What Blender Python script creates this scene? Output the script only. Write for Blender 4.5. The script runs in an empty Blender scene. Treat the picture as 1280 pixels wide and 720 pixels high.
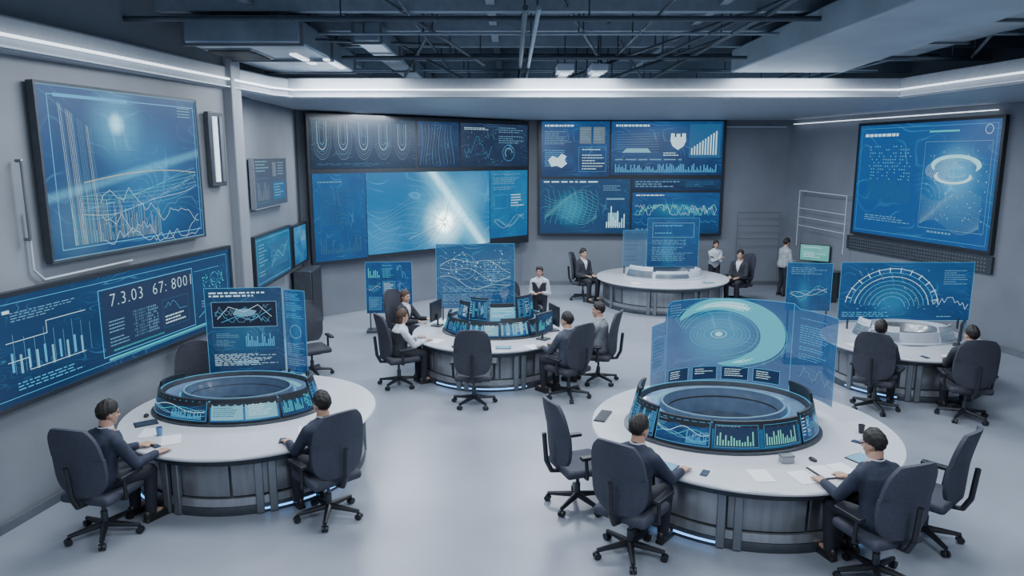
import bpy, bmesh, math, random
from mathutils import Vector, Matrix, Euler
scene=bpy.context.scene
pi=math.pi
def link(o):
    scene.collection.objects.link(o); return o
# ---------------------------------------------------------------- materials
def mat(name,col,rough=0.5,metal=0.0,em=None,es=0.0,noise=0.0,ns=8.0,alpha=1.0,bump=0.0,spec=0.5,stretch=None):
    m=bpy.data.materials.new(name);m.use_nodes=True
    nt=m.node_tree;b=nt.nodes["Principled BSDF"]
    b.inputs["Base Color"].default_value=(*col,1);b.inputs["Roughness"].default_value=rough
    b.inputs["Metallic"].default_value=metal;b.inputs["Alpha"].default_value=alpha
    b.inputs["Specular IOR Level"].default_value=spec
    if em:
        b.inputs["Emission Color"].default_value=(*em,1);b.inputs["Emission Strength"].default_value=es
        m.cycles.emission_sampling='NONE' if es<3 else 'AUTO'
    if noise>0 or bump>0:
        tc=nt.nodes.new("ShaderNodeTexCoord");n=nt.nodes.new("ShaderNodeTexNoise")
        n.inputs["Scale"].default_value=ns;n.inputs["Detail"].default_value=4
        src=tc.outputs["Object"]
        if stretch:
            mp=nt.nodes.new("ShaderNodeMapping");mp.inputs["Scale"].default_value=stretch
            nt.links.new(src,mp.inputs["Vector"]);src=mp.outputs[0]
        nt.links.new(src,n.inputs["Vector"])
        if noise>0:
            r=nt.nodes.new("ShaderNodeValToRGB")
            r.color_ramp.elements[0].position=0.3;r.color_ramp.elements[1].position=0.7
            r.color_ramp.elements[0].color=(*[c*(1-noise) for c in col],1)
            r.color_ramp.elements[1].color=(*[min(1,c*(1+noise)) for c in col],1)
            nt.links.new(n.outputs["Fac"],r.inputs["Fac"]);nt.links.new(r.outputs["Color"],b.inputs["Base Color"])
        if bump>0:
            bp=nt.nodes.new("ShaderNodeBump");bp.inputs["Strength"].default_value=bump;bp.inputs["Distance"].default_value=0.01
            nt.links.new(n.outputs["Fac"],bp.inputs["Height"]);nt.links.new(bp.outputs["Normal"],b.inputs["Normal"])
    return m
def screen_mat(name,top,bot,glows=(),alpha=1.0,es=1.0,asp=1.5,beams=(),contour=0.25,cs=2.0):
    m=bpy.data.materials.new(name);m.use_nodes=True;nt=m.node_tree;N=nt.nodes;L=nt.links
    b=N["Principled BSDF"];b.inputs["Base Color"].default_value=(0.005,0.01,0.02,1)
    b.inputs["Roughness"].default_value=0.3;b.inputs["Alpha"].default_value=alpha
    uv=N.new("ShaderNodeUVMap");uv.uv_map="uv"
    sep=N.new("ShaderNodeSeparateXYZ");L.new(uv.outputs["UV"],sep.inputs[0])
    ns=N.new("ShaderNodeTexNoise");ns.inputs["Scale"].default_value=2.6;ns.inputs["Detail"].default_value=3
    L.new(uv.outputs["UV"],ns.inputs["Vector"])
    ad=N.new("ShaderNodeMath");ad.operation='MULTIPLY_ADD';L.new(ns.outputs["Fac"],ad.inputs[0]);ad.inputs[1].default_value=2.0
    sb=N.new("ShaderNodeMath");sb.operation='MULTIPLY_ADD';L.new(sep.outputs["Y"],sb.inputs[0]);sb.inputs[1].default_value=.6;sb.inputs[2].default_value=-.85
    L.new(sb.outputs[0],ad.inputs[2])
    r=N.new("ShaderNodeValToRGB");r.color_ramp.elements[0].color=(*bot,1);r.color_ramp.elements[1].color=(*top,1)
    L.new(ad.outputs[0],r.inputs["Fac"]);cur=r.outputs["Color"]
    def addc(fac,col):
        nonlocal cur
        mx=N.new("ShaderNodeMix");mx.data_type='RGBA';mx.blend_type='ADD'
        L.new(fac,mx.inputs["Factor"]);L.new(cur,mx.inputs["A"]);mx.inputs["B"].default_value=(*col,1);cur=mx.outputs["Result"]
    def fall(sock,r0):
        mr=N.new("ShaderNodeMapRange");mr.interpolation_type='SMOOTHERSTEP'
        mr.inputs["From Min"].default_value=0;mr.inputs["From Max"].default_value=r0
        mr.inputs["To Min"].default_value=1;mr.inputs["To Max"].default_value=0
        L.new(sock,mr.inputs["Value"]);return mr.outputs[0]
    if contour>0:
        # glowing contour lines of a smooth noise field
        n2=N.new("ShaderNodeTexNoise");n2.inputs["Scale"].default_value=cs;n2.inputs["Detail"].default_value=1;L.new(uv.outputs["UV"],n2.inputs["Vector"])
        m1=N.new("ShaderNodeMath");m1.operation='MULTIPLY';L.new(n2.outputs["Fac"],m1.inputs[0]);m1.inputs[1].default_value=34
        m2=N.new("ShaderNodeMath");m2.operation='PINGPONG';L.new(m1.outputs[0],m2.inputs[0]);m2.inputs[1].default_value=1
        f=fall(m2.outputs[0],.25)
        n3=N.new("ShaderNodeTexNoise");n3.inputs["Scale"].default_value=3.3;L.new(uv.outputs["UV"],n3.inputs["Vector"])
        g=N.new("ShaderNodeMapRange");g.inputs["From Min"].default_value=.45;g.inputs["From Max"].default_value=.65;L.new(n3.outputs["Fac"],g.inputs["Value"])
        mm=N.new("ShaderNodeMath");mm.operation='MULTIPLY';L.new(f,mm.inputs[0]);L.new(g.outputs[0],mm.inputs[1])
        m3=N.new("ShaderNodeMath");m3.operation='MULTIPLY';L.new(mm.outputs[0],m3.inputs[0]);m3.inputs[1].default_value=contour
        addc(m3.outputs[0],(.12,.5,.80))
    for (gu,gv,gr,gc) in glows:
        mp=N.new("ShaderNodeMapping");mp.inputs["Location"].default_value=(-gu*asp,-gv,0);mp.inputs["Scale"].default_value=(asp,1,1)
        L.new(uv.outputs["UV"],mp.inputs["Vector"])
        ln=N.new("ShaderNodeVectorMath");ln.operation='LENGTH';L.new(mp.outputs[0],ln.inputs[0])
        addc(fall(ln.outputs["Value"],gr),gc)
    for (u0,v0,u1,v1,w,gc) in beams:
        dx=(u1-u0)*asp;dy=v1-v0;l=math.hypot(dx,dy);nx,ny=-dy/l,dx/l
        dt=N.new("ShaderNodeVectorMath");dt.operation='DOT_PRODUCT';L.new(uv.outputs["UV"],dt.inputs[0]);dt.inputs[1].default_value=(nx*asp,ny,0)
        s1=N.new("ShaderNodeMath");s1.operation='SUBTRACT';L.new(dt.outputs["Value"],s1.inputs[0]);s1.inputs[1].default_value=nx*asp*u0+ny*v0
        s2=N.new("ShaderNodeMath");s2.operation='ABSOLUTE';L.new(s1.outputs[0],s2.inputs[0])
        addc(fall(s2.outputs[0],w),gc)
    L.new(cur,b.inputs["Emission Color"]);b.inputs["Emission Strength"].default_value=es
    m.cycles.emission_sampling='NONE'
    return m
def ink(name,col,es=1.0,a=1.0):
    return mat("screen_ink_"+name,(0.01,0.01,0.01),0.4,em=col,es=es,alpha=a)
INK=dict(cyan=ink("cyan",(0.08,0.48,0.85),.9),white=ink("white",(0.60,0.88,1.0),1.05),blue=ink("blue",(0.04,0.2,0.6),0.7),
  teal=ink("teal",(0.06,0.60,0.66),0.9),orange=ink("orange",(.85,0.75,0.40),.8),dark=ink("dark",(0.003,0.012,0.05),0.6),
  navy=ink("navy",(0.005,0.028,0.10),0.8),faint=ink("faint",(0.03,0.18,0.38),0.6),pale=ink("pale",(0.2,0.50,0.72),0.7),
  fill=ink("fill",(0.02,0.14,0.33),0.8),green=ink("green",(0.2,0.75,0.6),0.9),grey=ink("grey",(0.22,0.3,0.4),0.6),panel=ink("panel",(.20,.52,.66),.95),
  swirl=ink("swirl",(.10,.55,.72),.9),swirl2=ink("swirl_bright",(.35,.85,.95),1.1))
TH=.50
# ---------------------------------------------------------------- mesh builder
class MB:
    def __init__(s): s.v=[];s.f=[];s.m=[]
    def add(s,vs,fs,mi=0):
        n=len(s.v);s.v+=[tuple(v) for v in vs];s.f+=[tuple(i+n for i in f) for f in fs];s.m+=[mi]*len(fs);return s
    def box(s,c,d,rot=(0,0,0),mi=0):
        M=Euler(rot).to_matrix();h=[k/2 for k in d]
        vs=[Vector(c)+M@Vector((x*h[0],y*h[1],z*h[2])) for x in(-1,1) for y in(-1,1) for z in(-1,1)]
        return s.add(vs,[(0,1,3,2),(4,6,7,5),(0,4,5,1),(2,3,7,6),(0,2,6,4),(1,5,7,3)],mi)
    def tube(s,p0,p1,r0,r1=None,n=10,mi=0):
        r1=r0 if r1 is None else r1
        p0=Vector(p0);p1=Vector(p1);d=(p1-p0)
        if d.length<1e-6:return s
        d.normalize();a=d.orthogonal().normalized();b=d.cross(a)
        vs=[]
        for p,r in((p0,r0),(p1,r1)):
            for i in range(n):
                t=2*pi*i/n;vs.append(p+a*math.cos(t)*r+b*math.sin(t)*r)
        fs=[(i,(i+1)%n,n+(i+1)%n,n+i) for i in range(n)]+[tuple(range(n))[::-1],tuple(range(n,2*n))]
        return s.add(vs,fs,mi)
    def path(s,pts,r,n=8,mi=0):
        for a,b in zip(pts,pts[1:]): s.tube(a,b,r,r,n,mi)
        for p in pts[1:-1]: s.ell(p,(r,r,r),6,mi)
        return s
    def ell(s,c,r,n=12,mi=0,M=None):
        c=Vector(c);vs=[];m=n//2+1
        for j in range(1,m):
            ph=pi*j/m
            for i in range(n):
                t=2*pi*i/n;p=Vector((math.sin(ph)*math.cos(t)*r[0],math.sin(ph)*math.sin(t)*r[1],math.cos(ph)*r[2]))
                vs.append(c+(M@p if M else p))
        top=Vector((0,0,r[2]));bo=Vector((0,0,-r[2]))
        vs.append(c+(M@top if M else top));vs.append(c+(M@bo if M else bo))
        k=(m-1)*n;fs=[]
        for j in range(m-2):
            for i in range(n): fs.append((j*n+i,(j+1)*n+i,(j+1)*n+(i+1)%n,j*n+(i+1)%n))
        for i in range(n):
            fs.append((k,i,(i+1)%n));fs.append((k+1,(m-2)*n+(i+1)%n,(m-2)*n+i))
        return s.add(vs,fs,mi)
    def cap(s,p0,r0,p1,r1,n=12,mi=0):
        p0=Vector(p0);p1=Vector(p1)
        s.tube(p0,p1,r0,r1,n,mi);s.ell(p0,(r0,)*3,n,mi);s.ell(p1,(r1,)*3,n,mi);return s
    def lathe(s,prof,n=64,sx=1,sy=1,a0=0,a1=2*pi,c=(0,0),mi=0):
        full=abs(a1-a0-2*pi)<1e-6;k=len(prof);m=n if full else n+1;vs=[]
        for i in range(m):
            t=a0+(a1-a0)*i/n
            for (r,z) in prof: vs.append((c[0]+math.cos(t)*r*sx,c[1]+math.sin(t)*r*sy,z))
        fs=[]
        for i in range(n):
            j=(i+1)%m if full else i+1
            for q in range(k):
                w=(q+1)%k;fs.append((i*k+q,j*k+q,j*k+w,i*k+w))
        if not full: fs.append(tuple(range(k)));fs.append(tuple(n*k+q for q in range(k))[::-1])
        return s.add(vs,fs,mi)
    def loft(s,secs,n=16,mi=0):
        vs=[]
        for (x,y,z,rx,ry) in secs:
            for i in range(n):
                t=2*pi*i/n;vs.append((x+math.cos(t)*rx,y+math.sin(t)*ry,z))
        k=len(secs);fs=[]
        for j in range(k-1):
            for i in range(n): fs.append((j*n+i,j*n+(i+1)%n,(j+1)*n+(i+1)%n,(j+1)*n+i))
        fs.append(tuple(range(n))[::-1]);fs.append(tuple((k-1)*n+i for i in range(n)))
        return s.add(vs,fs,mi)
    def prism(s,poly,z0,z1,mi=0):
        n=len(poly);vs=[(x,y,z0) for x,y in poly]+[(x,y,z1) for x,y in poly]
        fs=[tuple(range(n))[::-1],tuple(range(n,2*n))]+[(i,(i+1)%n,n+(i+1)%n,n+i) for i in range(n)]
        return s.add(vs,fs,mi)
    def mesh(s,name):
        me=bpy.data.meshes.new(name);me.from_pydata(s.v,[],s.f)
        for p,mi in zip(me.polygons,s.m): p.material_index=mi
        bm=bmesh.new();bm.from_mesh(me);bmesh.ops.recalc_face_normals(bm,faces=bm.faces);bm.to_mesh(me);bm.free()
        return me
    def obj(s,name,mats,parent=None,bevel=0,smooth=True,seg=2):
        me=s.mesh(name)
        for m in (mats if isinstance(mats,(list,tuple)) else [mats]): me.materials.append(m)
        if smooth:
            me.shade_smooth();me.set_sharp_from_angle(angle=math.radians(38))
        o=link(bpy.data.objects.new(name,me))
        if parent: o.parent=parent
        if bevel:
            b=o.modifiers.new("bevel",'BEVEL');b.width=bevel;b.segments=seg;b.limit_method='ANGLE'
        return o
def tag(o,label=None,cat=None,group=None):
    if label:o["label"]=label
    if cat:o["category"]=cat
    if group:o["group"]=group
    return o
def empty(name,loc=(0,0,0),rz=0,label=None,cat=None,group=None):
    o=link(bpy.data.objects.new(name,None));o.location=loc;o.rotation_euler=(0,0,rz);o.empty_display_size=0.1
    tag(o,label,cat,group);return o
def struct(o,label=None):
    o["kind"]="structure"
    if label:o["label"]=label
    return o
def clone(root,loc,rz,label=None):
    n=root.copy();link(n);n.location=loc;n.rotation_euler=(0,0,rz)
    mp={root:n}
    def rec(o):
        for c in list(o.children):
            d=c.copy();link(d);d.parent=mp[o];mp[c]=d;rec(c)
    rec(root)
    if label:n["label"]=label
    return n
# ---------------------------------------------------------------- canvas for displays
class Canvas:
    def __init__(s,W,H,ox=0,oz=0,warp=None):
        s.W=W;s.H=H;s.ox=ox;s.oz=oz;s.warp=warp;s.v=[];s.f=[];s.k=[];s.r=random.Random(int(W*1000+H*77+ox*13))
    def poly(s,pts,key,layer=1):
        n=len(s.v)
        for x,z in pts: s.v.append((x,z,layer))
        s.f.append(tuple(range(n,n+len(pts))));s.k.append(key)
    def rect(s,u,v,w,h,key,layer=1):
        W,H=s.W,s.H;n=max(1,int(w*W*12)) if s.warp else 1
        for i in range(n):
            a=u+w*i/n;b=u+w*(i+1)/n
            s.poly([(a*W,(1-v-h)*H),(b*W,(1-v-h)*H),(b*W,(1-v)*H),(a*W,(1-v)*H)],key,layer)
    def frame(s,u,v,w,h,key,t=0.01,layer=2):
        t*=TH+.1;a=t/s.W;b=t/s.H
        s.rect(u,v,w,b,key,layer);s.rect(u,v+h-b,w,b,key,layer);s.rect(u,v+b,a,h-2*b,key,layer);s.rect(u+w-a,v+b,a,h-2*b,key,layer)
    def line(s,pts,key,t=0.012,layer=3):
        t*=TH;P=[Vector((u*s.W,(1-v)*s.H)) for u,v in pts]
        for a,b in zip(P,P[1:]):
            d=b-a
            if d.length<1e-6: continue
            d.normalize();n=Vector((-d.y,d.x))*t/2;e=d*t*0.3
            s.poly([a-n-e,b-n+e,b+n+e,a+n-e],key,layer)
    def ring(s,u,v,r,t,key,a0=0,a1=2*pi,n=40,layer=3,sy=1.0):
        cx=u*s.W;cz=(1-v)*s.H;n=max(4,int(n*(a1-a0)/(2*pi)))
        if t<.03: t*=TH
        for i in range(n):
            p=a0+(a1-a0)*i/n;q=a0+(a1-a0)*(i+1)/n
            s.poly([(cx+math.cos(p)*r,cz+math.sin(p)*r*sy),(cx+math.cos(p)*(r+t),cz+math.sin(p)*(r+t)*sy),(cx+math.cos(q)*(r+t),cz+math.sin(q)*(r+t)*sy),(cx+math.cos(q)*r,cz+math.sin(q)*r*sy)],key,layer)
    def crescent(s,u,v,r0,r1,key,a0,a1,n=60,layer=3,sy=.6):
        # band that tapers to nothing at both ends
        cx=u*s.W;cz=(1-v)*s.H
        def w(t): return math.sin(max(0,min(1,t))*pi)**.6
        for i in range(n):
            t0=i/n;t1=(i+1)/n;p=a0+(a1-a0)*t0;q=a0+(a1-a0)*t1
            A,B=r0+(r1-r0)*.5*(1-w(t0)),r0+(r1-r0)*.5*(1+w(t0));C,D=r0+(r1-r0)*.5*(1-w(t1)),r0+(r1-r0)*.5*(1+w(t1))
            s.poly([(cx+math.cos(p)*A,cz+math.sin(p)*A*sy),(cx+math.cos(p)*B,cz+math.sin(p)*B*sy),(cx+math.cos(q)*D,cz+math.sin(q)*D*sy),(cx+math.cos(q)*C,cz+math.sin(q)*C*sy)],key,layer)
    def rows(s,u,v,w,h,n,key,fill=0.5,layer=3):
        for i in range(n):
            x=0
            if s.r.random()<0.12: continue
            end=s.r.uniform(0.5,1.0)
            while x<end:
                l=s.r.uniform(0.03,0.12);l=min(l,end-x)
                s.rect(u+x*w,v+h*i/n,l*w,h/n*fill,key,layer);x+=l+0.025
    def bars(s,u,v,w,h,n,key,layer=3,fn=None):
        for i in range(n):
            k=fn(i/n) if fn else s.r.uniform(0.2,1)
            s.rect(u+w*i/n,v+h*(1-k),w/n*0.5,h*k,key,layer)
    def grid(s,u,v,w,h,nx,ny,key,t=0.004,layer=1):
        for i in range(nx+1): s.line([(u+w*i/nx,v),(u+w*i/nx,v+h)],key,t,layer)
        for i in range(ny+1): s.line([(u,v+h*i/ny),(u+w,v+h*i/ny)],key,t,layer)
    def curve(s,u,v,w,h,key,fn,n=30,t=0.012,layer=3):
        s.line([(u+w*i/n,v+h*(1-fn(i/n))) for i in range(n+1)],key,t,layer)
    def zig(s,u,v,w,h,key,n=30,t=0.01,amp=0.5):
        y=0.5;pts=[]
        for i in range(n+1):
            y=min(1,max(0,y+s.r.uniform(-amp,amp)));pts.append((u+w*i/n,v+h*(1-y)))
        s.line(pts,key,t)
    def dots(s,u,v,w,h,n,key,size=0.012,layer=3):
        for i in range(n):
            a=u+w*s.r.random();b=v+h*s.r.random();z=size*s.r.uniform(.3,.8)
            s.rect(a,b,z/s.W,z/s.H,key,layer)
    def text(s,txt,u,v,size,key,layer=4):
        cu=bpy.data.curves.new("t",'FONT');cu.body=txt;cu.size=size;cu.resolution_u=2;cu.space_character=1.12;cu.offset=-.0045
        o=link(bpy.data.objects.new("t",cu));dg=bpy.context.evaluated_depsgraph_get()
        me=bpy.data.meshes.new_from_object(o.evaluated_get(dg))
        for p in me.polygons:
            s.poly([(me.vertices[i].co.x+u*s.W,me.vertices[i].co.y+(1-v)*s.H) for i in p.vertices],key,layer)
        bpy.data.objects.remove(o);bpy.data.curves.remove(cu);bpy.data.meshes.remove(me)
    def module(s,u,v,w,h,kind=None):
        kind=kind if kind is not None else s.r.randrange(7);k=s.r.choice(["cyan","white","pale","teal","pale"])
        if kind==0: s.rows(u,v,w,h,max(4,int(h*s.H/0.035)),k,0.3)
        elif kind==1: s.bars(u,v+h*.1,w,h*.85,max(7,int(w*s.W/0.045)),k)
        elif kind==2: s.grid(u,v,w,h,6,4,"faint");s.zig(u,v,w,h,k,24);s.zig(u,v+h*.2,w,h*.7,"faint",18)
        elif kind==3:
            r=min(w*s.W,h*s.H)*.42;s.ring(u+w/2,v+h/2,r,.012,"cyan");s.ring(u+w/2,v+h/2,r*.7,r*.14,k,0.4,s.r.uniform(2,5.5));s.ring(u+w/2,v+h/2,r*.3,.01,k)
        elif kind==4: s.rect(u,v,w,h,"fill",2);s.frame(u,v,w,h,"cyan",0.008,3);s.rows(u+w*.1,v+h*.15,w*.8,h*.7,7,k,.3)
        elif kind==5:
            s.grid(u,v,w,h,8,5,"faint")
            for q in range(4):
                ph=s.r.uniform(0,6);a=s.r.uniform(.1,.3);s.curve(u,v,w,h,s.r.choice(["cyan","white","teal"]),lambda t:0.5+a*math.sin(ph+t*7)+.2*(t-.5),24,0.009)
        else:
            s.frame(u,v,w,h,"faint",0.006);s.dots(u+w*.05,v+h*.05,w*.9,h*.9,60,k,0.02)
    def dash(s,nx,ny,m=0.04):
        for i in range(nx):
            for j in range(ny):
                s.module(m+(1-2*m)*(i+.06)/nx,m+(1-2*m)*(j+.08)/ny,(1-2*m)*.86/nx,(1-2*m)*.82/ny)
    def build(s,name,bg,parent,front=0.004,label=None):
        cols=40 if s.warp else 1
        for i in range(cols):
            a=i/cols;b=(i+1)/cols;s.poly([(a*s.W,0),(b*s.W,0),(b*s.W,s.H),(a*s.W,s.H)],"__bg",0)
        keys=["__bg"]+sorted(set(s.k)-{"__bg"});me=bpy.data.meshes.new(name)
        co=[]
        for x,z,l in s.v:
            x=min(max(x,0),s.W);z=min(max(z,0),s.H)
            co.append(s.warp(x,z,l) if s.warp else (s.ox+x,-front-0.0012*l,s.oz+z))
        me.from_pydata(co,[],s.f)
        for k in keys: me.materials.append(bg if k=="__bg" else INK[k])
        for p,k in zip(me.polygons,s.k): p.material_index=keys.index(k)
        uvl=me.uv_layers.new(name="uv")
        for lp in me.loops:
            x,z,l=s.v[lp.vertex_index];uvl.data[lp.index].uv=(x/s.W,z/s.H)
        o=link(bpy.data.objects.new(name,me));o.parent=parent
        if label:o["label"]=label
        return o
# ---------------------------------------------------------------- shared materials
M_wall=mat("wall_paint",(0.215,0.235,0.268),0.55,noise=0.12,ns=0.9)
M_wall2=mat("wall_paint_cool",(0.185,0.205,0.243),0.55,noise=0.12,ns=0.8)
M_floor=mat("floor_resin",(0.265,0.292,0.348),0.30,noise=0.12,ns=0.6,bump=0.02)
M_ceil=mat("ceiling_dark",(0.20,0.25,0.31),0.8,noise=0.3,ns=2)
M_soff=mat("soffit_paint",(0.30,0.335,0.385),0.5,noise=0.05)
M_led=mat("led_white",(0.9,0.95,1),0.4,em=(0.80,0.90,1),es=1.8)
M_blueled=mat("led_blue",(0.2,0.5,1),0.4,em=(0.15,0.45,1),es=2.2)
M_black=mat("black_plastic",(0.014,0.016,0.022),0.4,noise=0.1)
M_bezel=mat("bezel_dark",(0.02,0.024,0.032),0.35,noise=0.1)
M_dark=mat("dark_metal",(0.07,0.08,0.095),0.4,0.5,noise=0.15)
M_grey=mat("grey_metal",(0.20,0.22,0.25),0.35,0.6,noise=0.12,ns=3)
M_duct=mat("duct_metal",(0.28,0.34,0.41),0.35,0.5,noise=0.2,ns=2)
M_ductw=mat("duct_white",(0.33,0.40,0.46),0.5,noise=0.12,ns=1.2)
M_pipe=mat("pipe_paint",(0.055,0.075,0.10),0.5,0.2,noise=0.15)
M_pipel=mat("pipe_paint_light",(0.25,0.31,0.38),0.45,0.3,noise=0.15)
M_top=mat("worktop_white",(0.54,0.565,0.61),0.20,noise=0.03)
M_base=mat("desk_panel",(0.24,0.25,0.27),0.28,0.75,noise=0.15,ns=3,stretch=(5,5,.4))
M_base2=mat("desk_panel_light",(0.36,0.375,0.40),0.28,0.7,noise=0.12,ns=3,stretch=(5,5,.4))
M_base3=mat("desk_panel_dark",(0.11,0.115,0.13),0.3,0.6,noise=0.12,ns=3,stretch=(4,4,.4))
M_cons=mat("console_shell",(0.04,0.065,0.11),0.3,0.3,noise=0.1)
M_consg=mat("console_well_grey",(0.025,0.035,0.055),0.25,noise=0.1)
M_consw=mat("console_white",(0.48,0.53,0.61),0.3,noise=0.04)
M_consb=mat("console_shelf_blue",(0.13,0.21,0.34),0.15,noise=0.3,ns=3)
M_consi=mat("console_inner_blue",(0.07,0.11,0.18),0.2,noise=0.15)
M_fab=mat("chair_fabric",(0.034,0.037,0.053),0.75,noise=0.25,ns=60,bump=0.3)
M_fab2=mat("chair_mesh_navy",(0.040,0.045,0.070),0.7,noise=0.25,ns=80,bump=0.3)
M_paper=mat("paper_white",(0.72,0.74,0.78),0.7,noise=0.02)
M_glass=mat("sheet_glass",(.2,.35,.5),.08,alpha=.15)
# ---------------------------------------------------------------- room
def wall(name,a,b,z0=0,z1=6.2,th=0.2,m=M_wall):
    a=Vector((a[0],a[1],0));b=Vector((b[0],b[1],0));d=(b-a).normalized();n=Vector((-d.y,d.x,0))*th
    o=MB().prism([(a.x,a.y),(b.x,b.y),(b.x+n.x,b.y+n.y),(a.x+n.x,a.y+n.y)],z0,z1).obj(name,m);return struct(o)
wall("wall_left",(-7.34,-2.6),(-4.62,12.1))
wall("wall_left_rear",(-4.90,12.3),(-5.14,17.75),m=M_wall2)
wall("wall_corner",(-5.12,17.65),(0.32,22.6),m=M_wall2)
wall("wall_back",(0.3,22.6),(8.45,22.6),m=M_wall2)
wall("wall_right",(8.42,22.7),(14.0,-2.4),m=M_wall2)
struct(MB().box((-4.74,12.25,3.1),(0.5,0.42,6.2)).obj("wall_left_pier",M_wall,bevel=0.02))
struct(MB().prism([(-8.5,-2.6),(14.3,-2.6),(9.2,23),(-5.6,23)],-0.1,0).obj("floor",M_floor))
struct(MB().prism([(-8.5,-2.6),(14.3,-2.6),(9.2,23),(-5.6,23)],6.2,6.35).obj("ceiling",M_ceil))
zs,zt=5.06,5.42
struct(MB().prism([(-7.25,-2.4),(-6.6,-2.4),(-4.35,13.6),(-4.15,14.0),(-4.9,14.0),(-4.85,12.2)],zs,zt).obj("trim_1",M_soff,bevel=0.03),"pale painted ceiling soffit along a wall")
struct(MB().prism([(-4.95,14.0),(7.24,14.0),(10.3,14.0),(8.45,22.55),(0.3,22.55),(-5.05,17.6)],zs,zt).obj("trim_2",M_soff),"pale painted ceiling soffit across the room")
struct(MB().prism([(7.24,14.0),(9.0,-2.4),(13.9,-2.4),(10.3,14.0)],zs,zt).obj("trim_3",M_soff),"pale painted ceiling soffit along a wall")
def strip(name,pts,z,h,m):
    b=MB()
    for p,q in zip(pts,pts[1:]):
        d=(Vector(q)-Vector(p));L=d.length;c=(Vector(q)+Vector(p))/2
        b.box((c.x,c.y,z),(L,0.05,h),(0,0,math.atan2(d.y,d.x)))
    return struct(b.obj(name,m,smooth=False))
lip=[(-6.56,-2.4),(-4.33,13.5),(-4.1,13.97),(7.2,13.97),(8.96,-2.4)]
strip("trim_4",lip,5.21,0.028,M_led)["label"]="glowing white led strip around the ceiling opening"
strip("trim_5",lip,5.09,0.02,M_consw)["label"]="white lip under the led strip"
strip("trim_6",[(4.6,22.5),(8.3,22.5)],4.86,0.03,M_consw)["label"]="thin pale line high on the wall"
strip("trim_7",[(8.42,22.2),(9.95,15.3)],4.93,0.020,M_led)["label"]="thin led line high on the wall"
struct(MB().prism([(-7.30,-2.6),(-7.27,-2.6),(-4.57,12.0),(-4.60,12.0)],0,0.1).obj("baseboard_left",M_grey))
struct(MB().box((4.4,22.57,0.06),(8.0,0.05,0.12)).obj("baseboard_back",M_grey))
struct(MB().prism([(8.42,22.5),(13.9,-2.4),(13.87,-2.4),(8.38,22.5)],0,0.12).obj("baseboard_right",M_grey))
class WallRef:
    def __init__(s,a,b):
        s.a=Vector((a[0],a[1],0));s.d=(Vector((b[0],b[1],0))-s.a).normalized();s.rz=math.atan2(s.d.y,s.d.x)
        s.n=Vector((s.d.y,-s.d.x,0))
    def at(s,u,z,off=0.0):
        p=s.a+s.d*u+s.n*off;return (p.x,p.y,z)
WL=WallRef((-5.5,7.2),(-4.71,11.5));WS=WallRef((-4.9,11.8),(-5.1,17.6));WC=WallRef((-4.95,17.5),(.37,22.3))
WR=WallRef((8.4,22.8),(10.32,14.17))
BLUE=screen_mat("screen_blue",(0.010,0.080,0.26),(0.004,0.026,0.10))
BLUED=screen_mat("screen_navy",(0.008,0.038,0.12),(0.004,0.015,0.048))
CYANS=screen_mat("screen_cyan",(0.04,0.28,0.52),(0.010,0.09,0.26),contour=.4)
TEALS=screen_mat("screen_teal",(0.012,0.17,0.30),(0.008,0.065,0.17))
def display(name,ref,u,z,W,H,label,draw,bg,off=0.1,bez=0.05,cat="screen",group="wall displays",hm=None):
    hm=hm or M_bezel
    root=empty(name,ref.at(u,z,off),ref.rz,label,cat,group)
    MB().box((W/2,0.045,H/2),(W+2*bez,0.08,H+2*bez)).obj("screen_housing",hm,root,bevel=0.012)
    b=MB();b.box((W/2,-0.005,-bez/2),(W+2*bez,0.03,bez));b.box((W/2,-0.005,H+bez/2),(W+2*bez,0.03,bez))
    b.box((-bez/2,-0.005,H/2),(bez,0.03,H));b.box((W+bez/2,-0.005,H/2),(bez,0.03,H));b.obj("bezel",hm,root,smooth=False)
    c=Canvas(W,H);draw(c);c.build("display_panel",bg,root);return root
def d_l1(c):
    c.frame(.0,.0,1,1,"pale",0.02);c.frame(.05,.05,.93,.9,"cyan",0.02);c.rect(.08,.045,.42,.02,"cyan",4)
    c.grid(.07,.1,.88,.82,14,9,"faint",0.005)
    for i in range(22):
        u=.085+i*.009;c.line([(u,.08+.008*i),(u+.02,.93)],c.r.choice(["white","pale","pale","orange","faint"]),0.008)
    for i in range(80):
        u=.12+i*.0068;h=c.r.uniform(.05,.38)*(1-.5*i/80);c.line([(u,.93),(u,.93-h)],c.r.choice(["orange","pale","white","teal"]),0.007)
    for k in range(11):
        c.curve(.18,.42+.018*k,.78,.3,c.r.choice(["white","cyan","teal","pale"]),lambda t:.25+.06*k*.3+.5*t*t+.05*math.sin(t*9+k),40,0.009)
    c.curve(.2,.4,.76,.2,"orange",lambda t:.2+.3*math.sin(t*2.5),40,0.018)
    for k in range(6): c.zig(.28,.50+.05*k,.68,.33,"white" if k%2 else "pale",34,0.010,.15)
    for i in range(4): c.rect(.85,.06+i*.02,.1,.006,"pale")
L1BG=screen_mat("screen_chart",(0.008,0.065,0.21),(0.006,0.048,0.16),[(.42,.80,.10,(.5,.9,1.0)),(.42,.80,.35,(.05,.26,.36)),(.6,.45,.6,(.01,.12,.22)),(.15,.2,.4,(.05,.10,.12))],asp=1.45,beams=[(.25,.42,1.0,.62,.05,(.06,.22,.28))])
display("wall_display",WL,1.03,2.82,2.9,1.97,"large framed wall screen showing glowing blue line charts",d_l1,L1BG,bez=.03,hm=M_dark)
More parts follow.
